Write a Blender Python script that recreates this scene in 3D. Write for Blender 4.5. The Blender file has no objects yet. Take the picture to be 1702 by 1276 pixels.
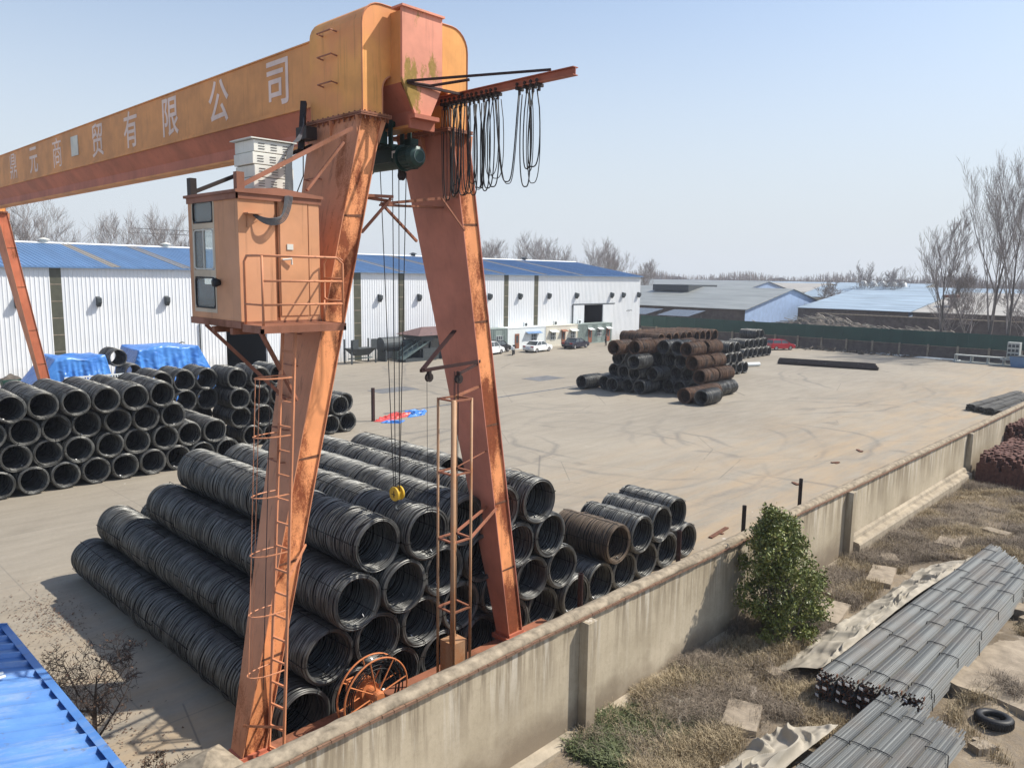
import bpy, math, random
import numpy as np
from mathutils import noise as mnoise
from mathutils import Vector, Matrix, Euler
random.seed(7); np.random.seed(7)
R = math.radians; PI = math.pi
scene = bpy.context.scene
COL = scene.collection
# ------------------------------------------------------------------ camera
cam = bpy.data.objects.new('camera', bpy.data.cameras.new('camera')); COL.objects.link(cam)
M = ((0.6955738319, 0.0896616389, -0.7128378742), (-0.7182994181, 0.1074096178, -0.6873929880), (0.0149328618, 0.9901636050, 0.1391152225))
cam.matrix_world = Matrix(((M[0][0], M[0][1], M[0][2], 0), (M[1][0], M[1][1], M[1][2], 0), (M[2][0], M[2][1], M[2][2], 10), (0, 0, 0, 1)))
cam.data.sensor_width = 36; cam.data.lens = 36 * 1280 / 1702
cam.data.clip_start = .1; cam.data.clip_end = 4000
scene.camera = cam
# ------------------------------------------------------------------ sun + sky
SUN = Vector((.72, -.52, 1)).normalized()
sl = bpy.data.lights.new('sun', 'SUN'); sl.energy = 5.0; sl.angle = R(.53); sl.color = (1, .94, .84)
so = bpy.data.objects.new('sun', sl); COL.objects.link(so); so.rotation_euler = SUN.to_track_quat('Z', 'Y').to_euler()
w = bpy.data.worlds.new('World'); scene.world = w; w.use_nodes = True
nt = w.node_tree; nt.nodes.clear()
sky = nt.nodes.new('ShaderNodeTexSky'); sky.sky_type = 'NISHITA'; sky.sun_disc = False
sky.sun_elevation = math.asin(SUN.z); sky.sun_rotation = math.atan2(SUN.x, SUN.y)
sky.air_density = 1.0; sky.dust_density = 1.0; sky.ozone_density = 1.0; sky.altitude = 50
bg = nt.nodes.new('ShaderNodeBackground'); bg.inputs['Strength'].default_value = .15
wo = nt.nodes.new('ShaderNodeOutputWorld')
# milky late-winter sky: the Nishita sky thins into pale haze towards the horizon
tcw = nt.nodes.new('ShaderNodeTexCoord'); sxw = nt.nodes.new('ShaderNodeSeparateXYZ'); nt.links.new(tcw.outputs['Generated'], sxw.inputs[0])
mrw = nt.nodes.new('ShaderNodeMapRange'); mrw.inputs['From Min'].default_value = .44; mrw.inputs['From Max'].default_value = 0; mrw.inputs['To Min'].default_value = .12; mrw.inputs['To Max'].default_value = .97
mrw.interpolation_type = 'SMOOTHSTEP'; nt.links.new(sxw.outputs[2], mrw.inputs[0])
mxw = nt.nodes.new('ShaderNodeMix'); mxw.data_type = 'RGBA'; nt.links.new(mrw.outputs[0], mxw.inputs[0]); nt.links.new(sky.outputs[0], mxw.inputs[6]); mxw.inputs[7].default_value = (3.85, 4.15, 4.5, 1)
nt.links.new(mxw.outputs[2], bg.inputs['Color']); nt.links.new(bg.outputs[0], wo.inputs['Surface'])
scene.view_settings.view_transform = 'Standard'; scene.view_settings.look = 'None'
scene.view_settings.exposure = 0.3; scene.view_settings.gamma = 1
scene.cycles.max_bounces = 6; scene.cycles.volume_bounces = 0; scene.cycles.volume_step_rate = 8
# ------------------------------------------------------------------ tagging helpers
def tag(o, label=None, cat=None, group=None, kind=None):
    if label: o['label'] = label
    if cat: o['category'] = cat
    if group: o['group'] = group
    if kind: o['kind'] = kind
    return o
def empty(name, loc=(0, 0, 0), rz=0, parent=None):
    o = bpy.data.objects.new(name, None); COL.objects.link(o); o.location = loc; o.rotation_euler = (0, 0, rz); o.parent = parent
    o.empty_display_size = .2
    return o
def thing(name, label, cat, loc=(0, 0, 0), rz=0, group=None):
    return tag(empty(name, loc, rz), label, cat, group)
def copy_tree(o, parent=None):
    c = o.copy(); COL.objects.link(c); c.parent = parent
    for ch in list(o.children): copy_tree(ch, c)
    return c
# ------------------------------------------------------------------ mesh builder
class MB:
    def __init__(s): s.v = []; s.f = []; s.m = []; s.k = 0
    def add(s, vs, fs, mi=None):
        n = len(s.v); s.v += [tuple(p) for p in vs]; s.f += [tuple(i + n for i in f) for f in fs]; s.m += [s.k if mi is None else mi] * len(fs)
        return s
    def box(s, a, b, rot=0, c=None):
        x0, y0, z0 = a; x1, y1, z1 = b
        vs = [(x0, y0, z0), (x1, y0, z0), (x1, y1, z0), (x0, y1, z0), (x0, y0, z1), (x1, y0, z1), (x1, y1, z1), (x0, y1, z1)]
        if rot:
            cx, cy = c or ((x0 + x1) / 2, (y0 + y1) / 2); cs, sn = math.cos(rot), math.sin(rot)
            vs = [(cx + (x - cx) * cs - (y - cy) * sn, cy + (x - cx) * sn + (y - cy) * cs, z) for x, y, z in vs]
        return s.add(vs, [(0, 3, 2, 1), (4, 5, 6, 7), (0, 1, 5, 4), (1, 2, 6, 5), (2, 3, 7, 6), (3, 0, 4, 7)])
    def hexa(s, bot, top):
        return s.add(list(bot) + list(top), [(0, 3, 2, 1), (4, 5, 6, 7), (0, 1, 5, 4), (1, 2, 6, 5), (2, 3, 7, 6), (3, 0, 4, 7)])
    def beam(s, p, q, w, h, up=(0, 0, 1)):
        p = Vector(p); q = Vector(q); d = (q - p).normalized(); u = Vector(up)
        sd = d.cross(u)
        if sd.length < 1e-4: sd = d.cross(Vector((1, 0, 0)))
        sd.normalize(); u = sd.cross(d).normalized()
        c = [(-w / 2, -h / 2), (w / 2, -h / 2), (w / 2, h / 2), (-w / 2, h / 2)]
        return s.hexa([p + sd * a + u * b for a, b in c], [q + sd * a + u * b for a, b in c])
    def tube(s, pts, r, n=6, closed=False, cap=True):
        pts = [Vector(p) for p in pts]; N = len(pts)
        rs = r if isinstance(r, (list, tuple)) else [r] * N
        vs = []; prev = None
        for i, p in enumerate(pts):
            if closed: d = pts[(i + 1) % N] - pts[i - 1]
            else: d = pts[min(i + 1, N - 1)] - pts[max(i - 1, 0)]
            if d.length < 1e-9: d = Vector((0, 0, 1))
            d.normalize()
            if prev is None:
                a = Vector((0, 0, 1)) if abs(d.z) < .9 else Vector((1, 0, 0)); u = d.cross(a).normalized()
            else:
                u = prev - d * prev.dot(d)
                if u.length < 1e-6: u = d.cross(Vector((0, 0, 1)))
                u.normalize()
            prev = u; t = d.cross(u)
            for k in range(n):
                an = 2 * PI * k / n; vs.append(p + (u * math.cos(an) + t * math.sin(an)) * rs[i])
        fs = []
        for i in range(N if closed else N - 1):
            j = (i + 1) % N
            for k in range(n): l = (k + 1) % n; fs.append((i * n + k, i * n + l, j * n + l, j * n + k))
        if cap and not closed: fs.append(tuple(range(n))[::-1]); fs.append(tuple(range((N - 1) * n, N * n)))
        return s.add(vs, fs)
    def prism(s, prof, axis, a, b, cap=True):   # prof: list of 2D, axis 'x','y','z'
        def P(u, v, t): return {'x': (t, u, v), 'y': (u, t, v), 'z': (u, v, t)}[axis]
        n = len(prof); vs = [P(u, v, a) for u, v in prof] + [P(u, v, b) for u, v in prof]
        fs = [(i, (i + 1) % n, n + (i + 1) % n, n + i) for i in range(n)]
        if cap: fs += [tuple(range(n))[::-1], tuple(range(n, 2 * n))]
        return s.add(vs, fs)
    def grid(s, f, nu, nv):
        vs = [f(i / nu, j / nv) for j in range(nv + 1) for i in range(nu + 1)]
        fs = [(j * (nu + 1) + i, j * (nu + 1) + i + 1, (j + 1) * (nu + 1) + i + 1, (j + 1) * (nu + 1) + i) for j in range(nv) for i in range(nu)]
        return s.add(vs, fs)
    def lathe(s, prof, c=(0, 0, 0), axis='z', n=24):  # prof (r,t)
        vs = []
        for r, t in prof:
            for k in range(n):
                a = 2 * PI * k / n; u, v = r * math.cos(a), r * math.sin(a)
                x, y, z = {'z': (u, v, t), 'y': (u, t, v), 'x': (t, u, v)}[axis]
                vs.append((c[0] + x, c[1] + y, c[2] + z))
        fs = []
        for i in range(len(prof) - 1):
            for k in range(n): l = (k + 1) % n; fs.append((i * n + k, i * n + l, (i + 1) * n + l, (i + 1) * n + k))
        return s.add(vs, fs)
    def mesh(s, name, mats, smooth=False, fix=True):
        me = bpy.data.meshes.new(name); me.from_pydata(s.v, [], s.f)
        if not isinstance(mats, (list, tuple)): mats = [mats]
        for m in mats: me.materials.append(m)
        if len(mats) > 1: me.polygons.foreach_set('material_index', s.m)
        if smooth: me.polygons.foreach_set('use_smooth', [True] * len(me.polygons))
        if fix:
            import bmesh
            bm = bmesh.new(); bm.from_mesh(me); bmesh.ops.recalc_face_normals(bm, faces=bm.faces); bm.to_mesh(me); bm.free()
        me.update(); return me
    def build(s, name, mats, parent=None, smooth=False, bevel=0, fix=True, autosmooth=False):
        o = bpy.data.objects.new(name, s.mesh(name, mats, smooth, fix)); COL.objects.link(o); o.parent = parent
        if bevel:
            b = o.modifiers.new('bevel', 'BEVEL'); b.width = bevel; b.segments = 2; b.limit_method = 'ANGLE'; b.angle_limit = R(40)
        if autosmooth:
            import bmesh
            bm = bmesh.new(); bm.from_mesh(o.data)
            for e in bm.edges:
                if len(e.link_faces) == 2 and e.calc_face_angle(0) > R(35): e.smooth = False
            bm.to_mesh(o.data); bm.free()
            o.data.polygons.foreach_set('use_smooth', [True] * len(o.data.polygons))
        return o
# ------------------------------------------------------------------ materials
class NT:
    def __init__(s, name):
        s.m = bpy.data.materials.new(name); s.m.use_nodes = True; s.t = s.m.node_tree; s.b = s.t.nodes['Principled BSDF']; s.co = None
    def n(s, t, **k):
        x = s.t.nodes.new(t)
        for a, b in k.items(): setattr(x, a, b)
        return x
    def l(s, a, b): s.t.links.new(a, b)
    def coord(s, scale=(1, 1, 1), rnd=False, kind='Object'):
        tc = s.n('ShaderNodeTexCoord'); mp = s.n('ShaderNodeMapping'); mp.inputs['Scale'].default_value = scale
        s.l(tc.outputs[kind], mp.inputs[0])
        if rnd:
            oi = s.n('ShaderNodeObjectInfo'); v = s.n('ShaderNodeVectorMath', operation='SCALE'); v.inputs[0].default_value = (37, 91, 53); s.l(oi.outputs['Random'], v.inputs['Scale']); s.l(v.outputs[0], mp.inputs['Location'])
        return mp.outputs[0]
    def noise(s, co, scale, detail=6, rough=.6, dist=0):
        x = s.n('ShaderNodeTexNoise'); x.inputs['Scale'].default_value = scale; x.inputs['Detail'].default_value = detail; x.inputs['Roughness'].default_value = rough; x.inputs['Distortion'].default_value = dist
        s.l(co, x.inputs['Vector']); return x.outputs['Fac']
    def ramp(s, f, lo, hi, a=0, b=1):
        x = s.n('ShaderNodeMapRange'); x.inputs['From Min'].default_value = lo; x.inputs['From Max'].default_value = hi; x.inputs['To Min'].default_value = a; x.inputs['To Max'].default_value = b
        s.l(f, x.inputs[0]); return x.outputs[0]
    def mix(s, f, a, b, mode='MIX'):
        x = s.n('ShaderNodeMix', data_type='RGBA', blend_type=mode)
        for i, v in ((0, f), (6, a), (7, b)):
            if hasattr(v, 'is_linked'): s.l(v, x.inputs[i])
            elif i == 0: x.inputs[0].default_value = v
            else: x.inputs[i].default_value = (*v, 1)
        return x.outputs[2]
    def math(s, op, a, b=None):
        x = s.n('ShaderNodeMath', operation=op)
        for i, v in enumerate((a, b)):
            if v is None: continue
            if hasattr(v, 'is_linked'): s.l(v, x.inputs[i])
            else: x.inputs[i].default_value = v
        return x.outputs[0]
    def bump(s, h, st=.3, d=.02):
        x = s.n('ShaderNodeBump'); x.inputs['Strength'].default_value = st; x.inputs['Distance'].default_value = d; s.l(h, x.inputs['Height']); s.l(x.outputs[0], s.b.inputs['Normal'])
    def fin(s, col, rough=.6, metal=0, spec=.5):
        if hasattr(col, 'is_linked'): s.l(col, s.b.inputs['Base Color'])
        else: s.b.inputs['Base Color'].default_value = (*col, 1)
        if hasattr(rough, 'is_linked'): s.l(rough, s.b.inputs['Roughness'])
        else: s.b.inputs['Roughness'].default_value = rough
        s.b.inputs['Metallic'].default_value = metal; s.b.inputs['Specular IOR Level'].default_value = spec
        return s.m
def plain(name, c, rough=.6, metal=0, var=.25, scale=4, spec=.4, bump=0, rnd=False):
    t = NT(name); co = t.coord(rnd=rnd); n = t.noise(co, scale, 8)
    d = tuple(x * (1 - var) for x in c); h = tuple(min(1, x * (1 + var)) for x in c)
    col = t.mix(t.ramp(n, .3, .7), d, h)
    if bump: t.bump(n, bump)
    return t.fin(col, rough, metal, spec)
def paint(name, c, rust=(.13, .045, .02), lo=.56, hi=.62, streak=.5, fade=(.0, .0, .0), fa=.0, rough=.6, sc=1.5):
    """weathered paint with rust blotches and vertical run marks"""
    t = NT(name); co = t.coord()
    big = t.noise(co, .8, 4); c2 = tuple(x * .78 for x in c); c3 = tuple(min(1, x * 1.12) for x in c)
    col = t.mix(t.ramp(big, .35, .65), c2, c3)
    if fa: col = t.mix(t.ramp(t.noise(co, .5, 3), .45, .6, 0, fa), col, fade)
    st = t.noise(t.coord((7, 7, .35)), 1.3, 5); sm = t.ramp(st, .56, .75, 0, streak); col = t.mix(sm, col, tuple(x * .45 for x in c))
    rn = t.math('ADD', t.math('MULTIPLY', t.noise(t.coord((1, 1, .4)), sc * .6, 7, .66), .74), t.math('MULTIPLY', t.noise(co, sc * 20, 10, .8), .26)); rm = t.ramp(rn, lo, hi); rc = t.mix(t.noise(co, 14, 6), rust, tuple(x * 2.6 for x in rust))
    col = t.mix(rm, col, rc); t.bump(rn, .25, .01)
    return t.fin(col, t.ramp(rm, 0, 1, rough, .9), 0, .35)
MT = {}
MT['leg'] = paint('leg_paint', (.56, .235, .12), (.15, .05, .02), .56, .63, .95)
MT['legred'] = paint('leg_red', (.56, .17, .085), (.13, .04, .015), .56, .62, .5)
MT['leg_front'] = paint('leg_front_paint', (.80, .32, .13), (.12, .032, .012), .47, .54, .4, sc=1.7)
MT['leg_shade'] = paint('leg_shaded_side', (.52, .21, .145), (.16, .05, .02), .62, .68, .3)  # leg side flanges: darker than the front, their shade put into the paint
MT['saddle'] = paint('saddle_paint', (.80, .37, .105), (.14, .05, .015), .64, .68, .6, fade=(.68, .24, .12), fa=.5)
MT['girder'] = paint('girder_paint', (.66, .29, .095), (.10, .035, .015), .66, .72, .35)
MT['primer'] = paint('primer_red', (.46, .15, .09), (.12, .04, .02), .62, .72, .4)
MT['surround'] = paint('faded_surround', (.58, .46, .32), (.3, .14, .07), .6, .68, .3)
MT['pink'] = paint('end_plate_paint', (.72, .29, .19), (.17, .11, .03), .535, .552, .5, sc=4.2)
MT['cab'] = paint('cab_paint', (.60, .29, .145), (.16, .06, .03), .60, .66, .8, fade=(.6, .3, .17), fa=.5)
MT['rusty'] = paint('rusty_bar', (.30, .12, .07), (.10, .04, .02), .45, .6, .2)
MT['tan_steel'] = paint('tan_steel', (.42, .25, .14), (.2, .07, .02), .5, .62, .4)
MT['orange'] = paint('reel_orange', (.56, .19, .07), (.18, .06, .02), .52, .6, .2)
MT['darksteel'] = plain('dark_steel', (.03, .022, .02), .6, .2)
MT['brownsteel'] = plain('brown_pipe', (.035, .014, .012), .6, .1)
MT['hoistgreen'] = plain('hoist_green', (.02, .05, .042), .45, .1)
MT['black'] = plain('black_rubber', (.012, .012, .013), .55)
MT['rope'] = plain('wire_rope', (.03, .03, .032), .5, .5)
MT['yellow'] = plain('hook_yellow', (.55, .36, .03), .5)
MT['whitemetal'] = paint('white_metal', (.66, .65, .58), (.2, .14, .08), .68, .75, .2)
MT['letter'] = paint('faded_letter', (.80, .62, .54), (.22, .10, .04), .60, .66, .2, sc=4)
MT['glass'] = NT('window_glass').fin((.05, .06, .065), .08, 0, .8)
def clear_glass():
    t = NT('cab_glass'); t.b.inputs['Transmission Weight'].default_value = .8; t.b.inputs['IOR'].default_value = 1.12
    return t.fin((.74, .80, .76), .05, 0, .6)
MT['cabglass'] = clear_glass()
def wire_mat(name, a, b, rough=.42, metal=.55):
    t = NT(name); co = t.coord(rnd=True); n = t.noise(co, 2.2, 8); col = t.mix(t.ramp(n, .35, .65), a, b)
    n2 = t.noise(t.coord((1, 14, 1), rnd=True), 3, 4)
    col = t.mix(t.ramp(n2, .4, .7, 0, .5), col, tuple(x * 1.6 for x in b))
    return t.fin(col, t.ramp(n, .3, .7, rough - .08, rough + .15), metal, .5)
MT['wire'] = wire_mat('wire_rod_steel', (.052, .053, .052), (.165, .166, .158), .36, .6)
MT['wire_brown'] = wire_mat('wire_rod_brown', (.07, .05, .035), (.14, .105, .075), .55, .3)
MT['wire_rust'] = wire_mat('wire_rod_rust', (.055, .032, .022), (.15, .082, .048), .75, .0)
MT['wire_dark'] = plain('gap_shade_and_ties', (.010, .010, .011), .8, 0)  # shade between coil loops as colour on the filler; also the tie wires
MT['tagwhite'] = plain('paper_tag', (.75, .75, .75), .6, var=.05)
# ground materials
def yard_mat():
    t = NT('yard_concrete'); co = t.coord(kind='Object')
    a = t.noise(co, .06, 6, .6, .5); b = t.noise(t.coord((.35, 1.5, 1)), .9, 9, .7); c = t.noise(co, 7, 10, .7)
    col = t.mix(t.ramp(a, .35, .65), (.232, .204, .162), (.315, .277, .218))
    col = t.mix(t.ramp(b, .38, .72, 0, .55), col, (.385, .345, .278))
    col = t.mix(t.ramp(c, .35, .7, .0, .28), col, (.17, .15, .13))
    # ochre dirt washed towards the wall
    sx = t.n('ShaderNodeSeparateXYZ'); tc = t.n('ShaderNodeTexCoord'); t.l(tc.outputs['Object'], sx.inputs[0])
    d = t.ramp(sx.outputs[1], 29, 11, 0, 1); dn = t.noise(t.coord((.12, .6, 1)), 1.2, 9, .7); dm = t.math('MULTIPLY', d, t.ramp(dn, .38, .66, 0, .75))
    col = t.mix(dm, col, (.42, .29, .16))
    # tyre tracks: rings swept by turning lorries
    tr = None
    for cx, cy, r in ((33, 27, 8.2), (33, 27, 10.3), (41, 27.5, 8.6), (41, 27.5, 10.9), (52, 16, 15), (52, 16, 17.1), (84, 22, 13), (84, 22, 15), (70, 48, 26), (70, 48, 28), (30, 33, 5.5), (46, 21, 6.0)):
        v = t.n('ShaderNodeVectorMath', operation='DISTANCE'); v.inputs[1].default_value = (cx, cy, 0); t.l(tc.outputs['Object'], v.inputs[0])
        q = t.math('ABSOLUTE', t.math('SUBTRACT', t.math('ADD', v.outputs['Value'], t.ramp(t.noise(co, .15, 2), 0, 1, -1.6, 1.6)), r)); m = t.ramp(q, .05, .30, 1, 0)
        tr = m if tr is None else t.math('MAXIMUM', tr, m)
    tn = t.ramp(t.noise(co, .11, 3), .42, .62, 0, .6); tr = t.math('MULTIPLY', tr, tn); tr = t.math('MULTIPLY', tr, t.ramp(t.noise(co, 5, 6), .3, .6, .3, 1))
    col = t.mix(tr, col, (.12, .115, .11))
    # slab joints
    for ax, per in ((0, 6.0), (1, 5.5)):
        m = t.math('ABSOLUTE', t.math('SUBTRACT', t.math('FRACT', t.math('DIVIDE', sx.outputs[ax], per)), .5)); m = t.ramp(m, .495, .4985, 0, .38)
        col = t.mix(m, col, (.13, .12, .11))
    cr = t.n('ShaderNodeTexVoronoi', feature='DISTANCE_TO_EDGE'); cr.inputs['Scale'].default_value = .12; t.l(co, cr.inputs['Vector'])
    col = t.mix(t.math('MULTIPLY', t.ramp(cr.outputs['Distance'], .004, .0, 0, .6), t.ramp(a, .5, .52)), col, (.1, .09, .08))
    pl = t.noise(co, 1.9, 3, .5); col = t.mix(t.ramp(pl, .73, .78, 0, .6), col, (.6, .57, .52))
    oil = t.noise(co, .3, 4, .55, .8); col = t.mix(t.ramp(oil, .64, .74, 0, .45), col, (.13, .12, .11))
    t.bump(c, .15, .01); return t.fin(col, .85, 0, .25)
MT['yard'] = yard_mat()
def dirt_mat():
    t = NT('dry_dirt'); co = t.coord(); a = t.noise(co, .5, 8); b = t.noise(co, 5, 12, .7)
    col = t.mix(t.ramp(a, .35, .65), (.125, .098, .068), (.27, .215, .15)); col = t.mix(t.ramp(b, .4, .65, 0, .8), col, (.20, .17, .135))
    col = t.mix(t.ramp(t.noise(co, 1.1, 5), .56, .66, 0, .6), col, (.36, .30, .22))
    t.bump(b, .8, .05); return t.fin(col, .95, 0, .1)
MT['dirt'] = dirt_mat()
def wall_mat():
    t = NT('rendered_wall'); co = t.coord(); a = t.noise(co, .5, 6); st = t.noise(t.coord((3.2, 3.2, .22)), 1.6, 6, .6)
    col = t.mix(t.ramp(a, .35, .65), (.35, .295, .21), (.50, .43, .32))
    sx = t.n('ShaderNodeSeparateXYZ'); tc = t.n('ShaderNodeTexCoord'); t.l(tc.outputs['Object'], sx.inputs[0])
    top = t.ramp(sx.outputs[2], 1.2, 2.5, .12, 1)
    col = t.mix(t.math('MULTIPLY', t.ramp(st, .44, .58, 0, .85), top), col, (.21, .17, .12))
    st2 = t.noise(t.coord((2.3, 2.3, .15)), 2.1, 5, .6); col = t.mix(t.math('MULTIPLY', t.ramp(st2, .53, .62, 0, .8), top), col, (.56, .51, .42))
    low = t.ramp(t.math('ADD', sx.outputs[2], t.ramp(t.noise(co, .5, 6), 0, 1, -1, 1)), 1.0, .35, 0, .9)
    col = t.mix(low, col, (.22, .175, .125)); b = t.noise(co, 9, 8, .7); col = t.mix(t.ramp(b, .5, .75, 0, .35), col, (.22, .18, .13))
    t.bump(b, .35, .015); return t.fin(col, .9, 0, .15)
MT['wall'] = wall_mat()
MT['coping'] = plain('mortar_coping', (.27, .225, .165), .95, 0, .45, 5, .15, .6)
def brick_mat(name, c1, c2, mort, sx_=1, sc=4.0):
    t = NT(name); tc = t.n('ShaderNodeTexCoord'); mp = t.n('ShaderNodeMapping'); mp.inputs['Rotation'].default_value = (PI / 2, 0, 0); t.l(tc.outputs['Object'], mp.inputs[0])
    b = t.n('ShaderNodeTexBrick'); b.inputs['Scale'].default_value = sc; b.inputs['Color1'].default_value = (*c1, 1); b.inputs['Color2'].default_value = (*c2, 1); b.inputs['Mortar'].default_value = (*mort, 1)
    b.inputs['Mortar Size'].default_value = .012; b.inputs['Brick Width'].default_value = 1.0; b.inputs['Row Height'].default_value = .27; t.l(mp.outputs[0], b.inputs['Vector'])
    n = t.noise(t.coord(), 6, 8); col = t.mix(t.ramp(n, .4, .7, 0, .5), b.outputs['Color'], (.13, .09, .06)); t.bump(n, .4, .01)
    return t.fin(col, .9, 0, .2)
MT['brick'] = brick_mat('red_brick', (.25, .15, .10), (.20, .115, .08), (.09, .065, .045))
def clad():
    t = NT('white_cladding'); n = t.noise(t.coord(), .35, 5); col = t.mix(t.ramp(n, .3, .7), (.70, .73, .76), (.78, .80, .82)); st = t.noise(t.coord((1.2, 1.2, .08)), 1.4, 6); col = t.mix(t.ramp(st, .55, .75, 0, .45), col, (.50, .50, .48))
    sx = t.n('ShaderNodeSeparateXYZ'); tc = t.n('ShaderNodeTexCoord'); t.l(tc.outputs['Object'], sx.inputs[0]); lw = t.ramp(t.math('ADD', sx.outputs[2], t.ramp(t.noise(t.coord(), .9, 5), 0, 1, -1, 1)), 1.6, .2, 0, .5)
    pn_ = t.n('ShaderNodeMath', operation='FLOOR'); t.l(t.math('DIVIDE', sx.outputs[0], 6.1), pn_.inputs[0]); wn = t.n('ShaderNodeTexWhiteNoise', noise_dimensions='1D'); t.l(pn_.outputs[0], wn.inputs['W']); col = t.mix(t.ramp(wn.outputs['Value'], 0, 1, 0, .22), col, (.62, .62, .60))
    col = t.mix(lw, col, (.45, .42, .37)); return t.fin(col, .45, 0, .4)
MT['whitewall'] = clad()
def roof_mat(name, c, var=.12):
    t = NT(name); co = t.coord(); n = t.noise(t.coord((.8, .12, .12)), 1, 5); n2 = t.noise(co, .25, 5)
    col = t.mix(t.ramp(n, .35, .65), tuple(x * (1 - var) for x in c), tuple(x * (1 + var) for x in c)); col = t.mix(t.ramp(n2, .5, .75, 0, .3), col, tuple(x * .8 + .05 for x in c))
    return t.fin(col, .45, .1, .5)
MT['blueroof'] = roof_mat('blue_roof', (.11, .21, .38))
MT['skylight'] = plain('skylight_strip', (.26, .23, .19), .5, 0, .15)
MT['stripwin'] = plain('daylight_strip', (.085, .085, .06), .35, 0, .2, 2)
MT['navy'] = plain('interior_shade', (.006, .007, .012), .9)
MT['green'] = plain('green_sheet', (.012, .055, .042), .6, 0, .2, .5)
MT['greywall'] = plain('grey_block_wall', (.11, .09, .08), .9, 0, .35, 1.5)
MT['tarpblue'] = None
def tarp_mat(name, c, c2, rough=.35):
    t = NT(name); co = t.coord(); n = t.noise(co, 1.2, 6, .6, .6); col = t.mix(t.ramp(n, .35, .7), c, c2)
    v = t.n('ShaderNodeTexNoise'); v.noise_type = 'RIDGED_MULTIFRACTAL' if hasattr(v, 'noise_type') else None
    v.inputs['Scale'].default_value = 3.2; v.inputs['Detail'].default_value = 6; t.l(t.coord((.6, 1.2, 1)), v.inputs['Vector'])
    t.bump(v.outputs['Fac'], .8, .09); return t.fin(col, rough, 0, .5)
MT['tarpblue'] = tarp_mat('blue_tarpaulin', (.03, .15, .50), (.08, .27, .66))
MT['tarpred'] = tarp_mat('red_tarpaulin', (.50, .04, .03), (.66, .10, .08))
MT['tarpbeige'] = tarp_mat('beige_tarpaulin', (.29, .26, .205), (.42, .375, .30), .8)
MT['bark'] = plain('grey_bark', (.17, .145, .13), .9, 0, .3)
MT['twig'] = plain('bare_twig', (.24, .21, .20), .9, 0, .25, .8)
MT['darktwig'] = plain('dark_twig', (.045, .032, .025), .9, 0, .3, 3)
def rebar_mat():
    t = NT('rebar_steel'); n = t.n('ShaderNodeNewGeometry').outputs['Random Per Island']; col = t.mix(n, (.085, .09, .09), (.27, .275, .26)); b = t.noise(t.coord(rnd=True), .7, 5)
    col = t.mix(t.ramp(b, .45, .7, 0, .5), col, (.19, .15, .115)); return t.fin(col, .5, .35, .5)
MT['rebar'] = rebar_mat(); MT['cablegrey'] = plain('grey_cable', (.07, .07, .075), .5)
MT['rust'] = plain('rust_ends', (.13, .055, .03), .9, 0, .5, 12)
MT['slab'] = plain('concrete_slab', (.30, .25, .19), .95, 0, .3, 3, .15, .6)
def leaf_mat(name, a, b, rough=.45):
    t = NT(name); n = t.noise(t.coord(), 9, 3); col = t.mix(t.ramp(n, .35, .65), a, b); t.b.inputs['Transmission Weight'].default_value = 0
    return t.fin(col, rough, 0, .5)
MT['leaf'] = leaf_mat('bush_leaf', (.065, .09, .016), (.21, .23, .055), .45)
MT['leaf2'] = leaf_mat('yellowing_leaf', (.16, .15, .04), (.30, .27, .09), .5)
MT['weed'] = leaf_mat('green_weed', (.055, .075, .03), (.13, .15, .06), .7)
MT['straw'] = leaf_mat('dry_straw', (.20, .155, .09), (.50, .40, .25), .85)
MT['straw2'] = leaf_mat('dead_stalks', (.11, .085, .06), (.30, .245, .185), .9)
MT['deadleaf'] = leaf_mat('dead_leaf', (.06, .03, .02), (.16, .09, .05), .8)
MT['ledge'] = plain('plinth_render', (.33, .28, .21), .9, 0, .35, 2, .2, .4)
for k, c in dict(white_paint=(.75, .77, .78), navy_paint=(.01, .012, .03), red_paint=(.42, .015, .03), dark_paint=(.02, .02, .024)).items():
    MT[k] = NT('car_' + k).fin(c, .22, 0, .6)
MT['rim'] = NT('alloy').fin((.5, .5, .52), .3, .8)
MT['tail'] = NT('tail_lamp').fin((.3, .01, .01), .3)
MT['lamp'] = NT('head_lamp').fin((.7, .72, .75), .15)
MT['greymetal'] = plain('dark_grey_metal', (.055, .065, .07), .6, .2)
MT['tealmetal'] = plain('grey_green_metal', (.10, .14, .14), .6, .1)
MT['brownroof'] = plain('brown_roof', (.14, .085, .08), .7)
MT['door_red'] = plain('red_brown_door', (.26, .09, .05), .6)
MT['cream'] = plain('cream_panel', (.62, .59, .50), .6, 0, .1)
MT['whitepanel'] = plain('white_panel', (.70, .74, .74), .55, 0, .08)
MT['greycont'] = plain('grey_container', (.22, .27, .25), .6)
MT['darkbar'] = plain('dark_bar', (.07, .068, .062), .6, .3, .5, 2)
MT['framegrey'] = plain('pale_grey_frame', (.40, .42, .40), .6)
MT['plate'] = plain('worn_plate', (.15, .15, .15), .7, .1, .3, 1)
MT['skin'] = plain('skin', (.36, .20, .14), .6)
MT['cloth'] = plain('dark_cloth', (.015, .015, .018), .9)
MT['scrap'] = plain('scrap', (.10, .085, .07), .9, 0, .5, 3)
MT['plank'] = plain('grey_plank', (.33, .29, .24), .9, 0, .3, 3)
MT['shedgrey'] = roof_mat('grey_green_roof', (.24, .25, .235), .2)
MT['shedblue'] = roof_mat('pale_blue_roof', (.28, .355, .42), .3)
MT['shedtan'] = roof_mat('tan_roof', (.38, .345, .29), .2)
MT['gableblue'] = plain('blue_gable', (.28, .38, .56), .6, 0, .15, 1)
MT['solar'] = NT('solar_glass').fin((.05, .055, .065), .25)
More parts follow.
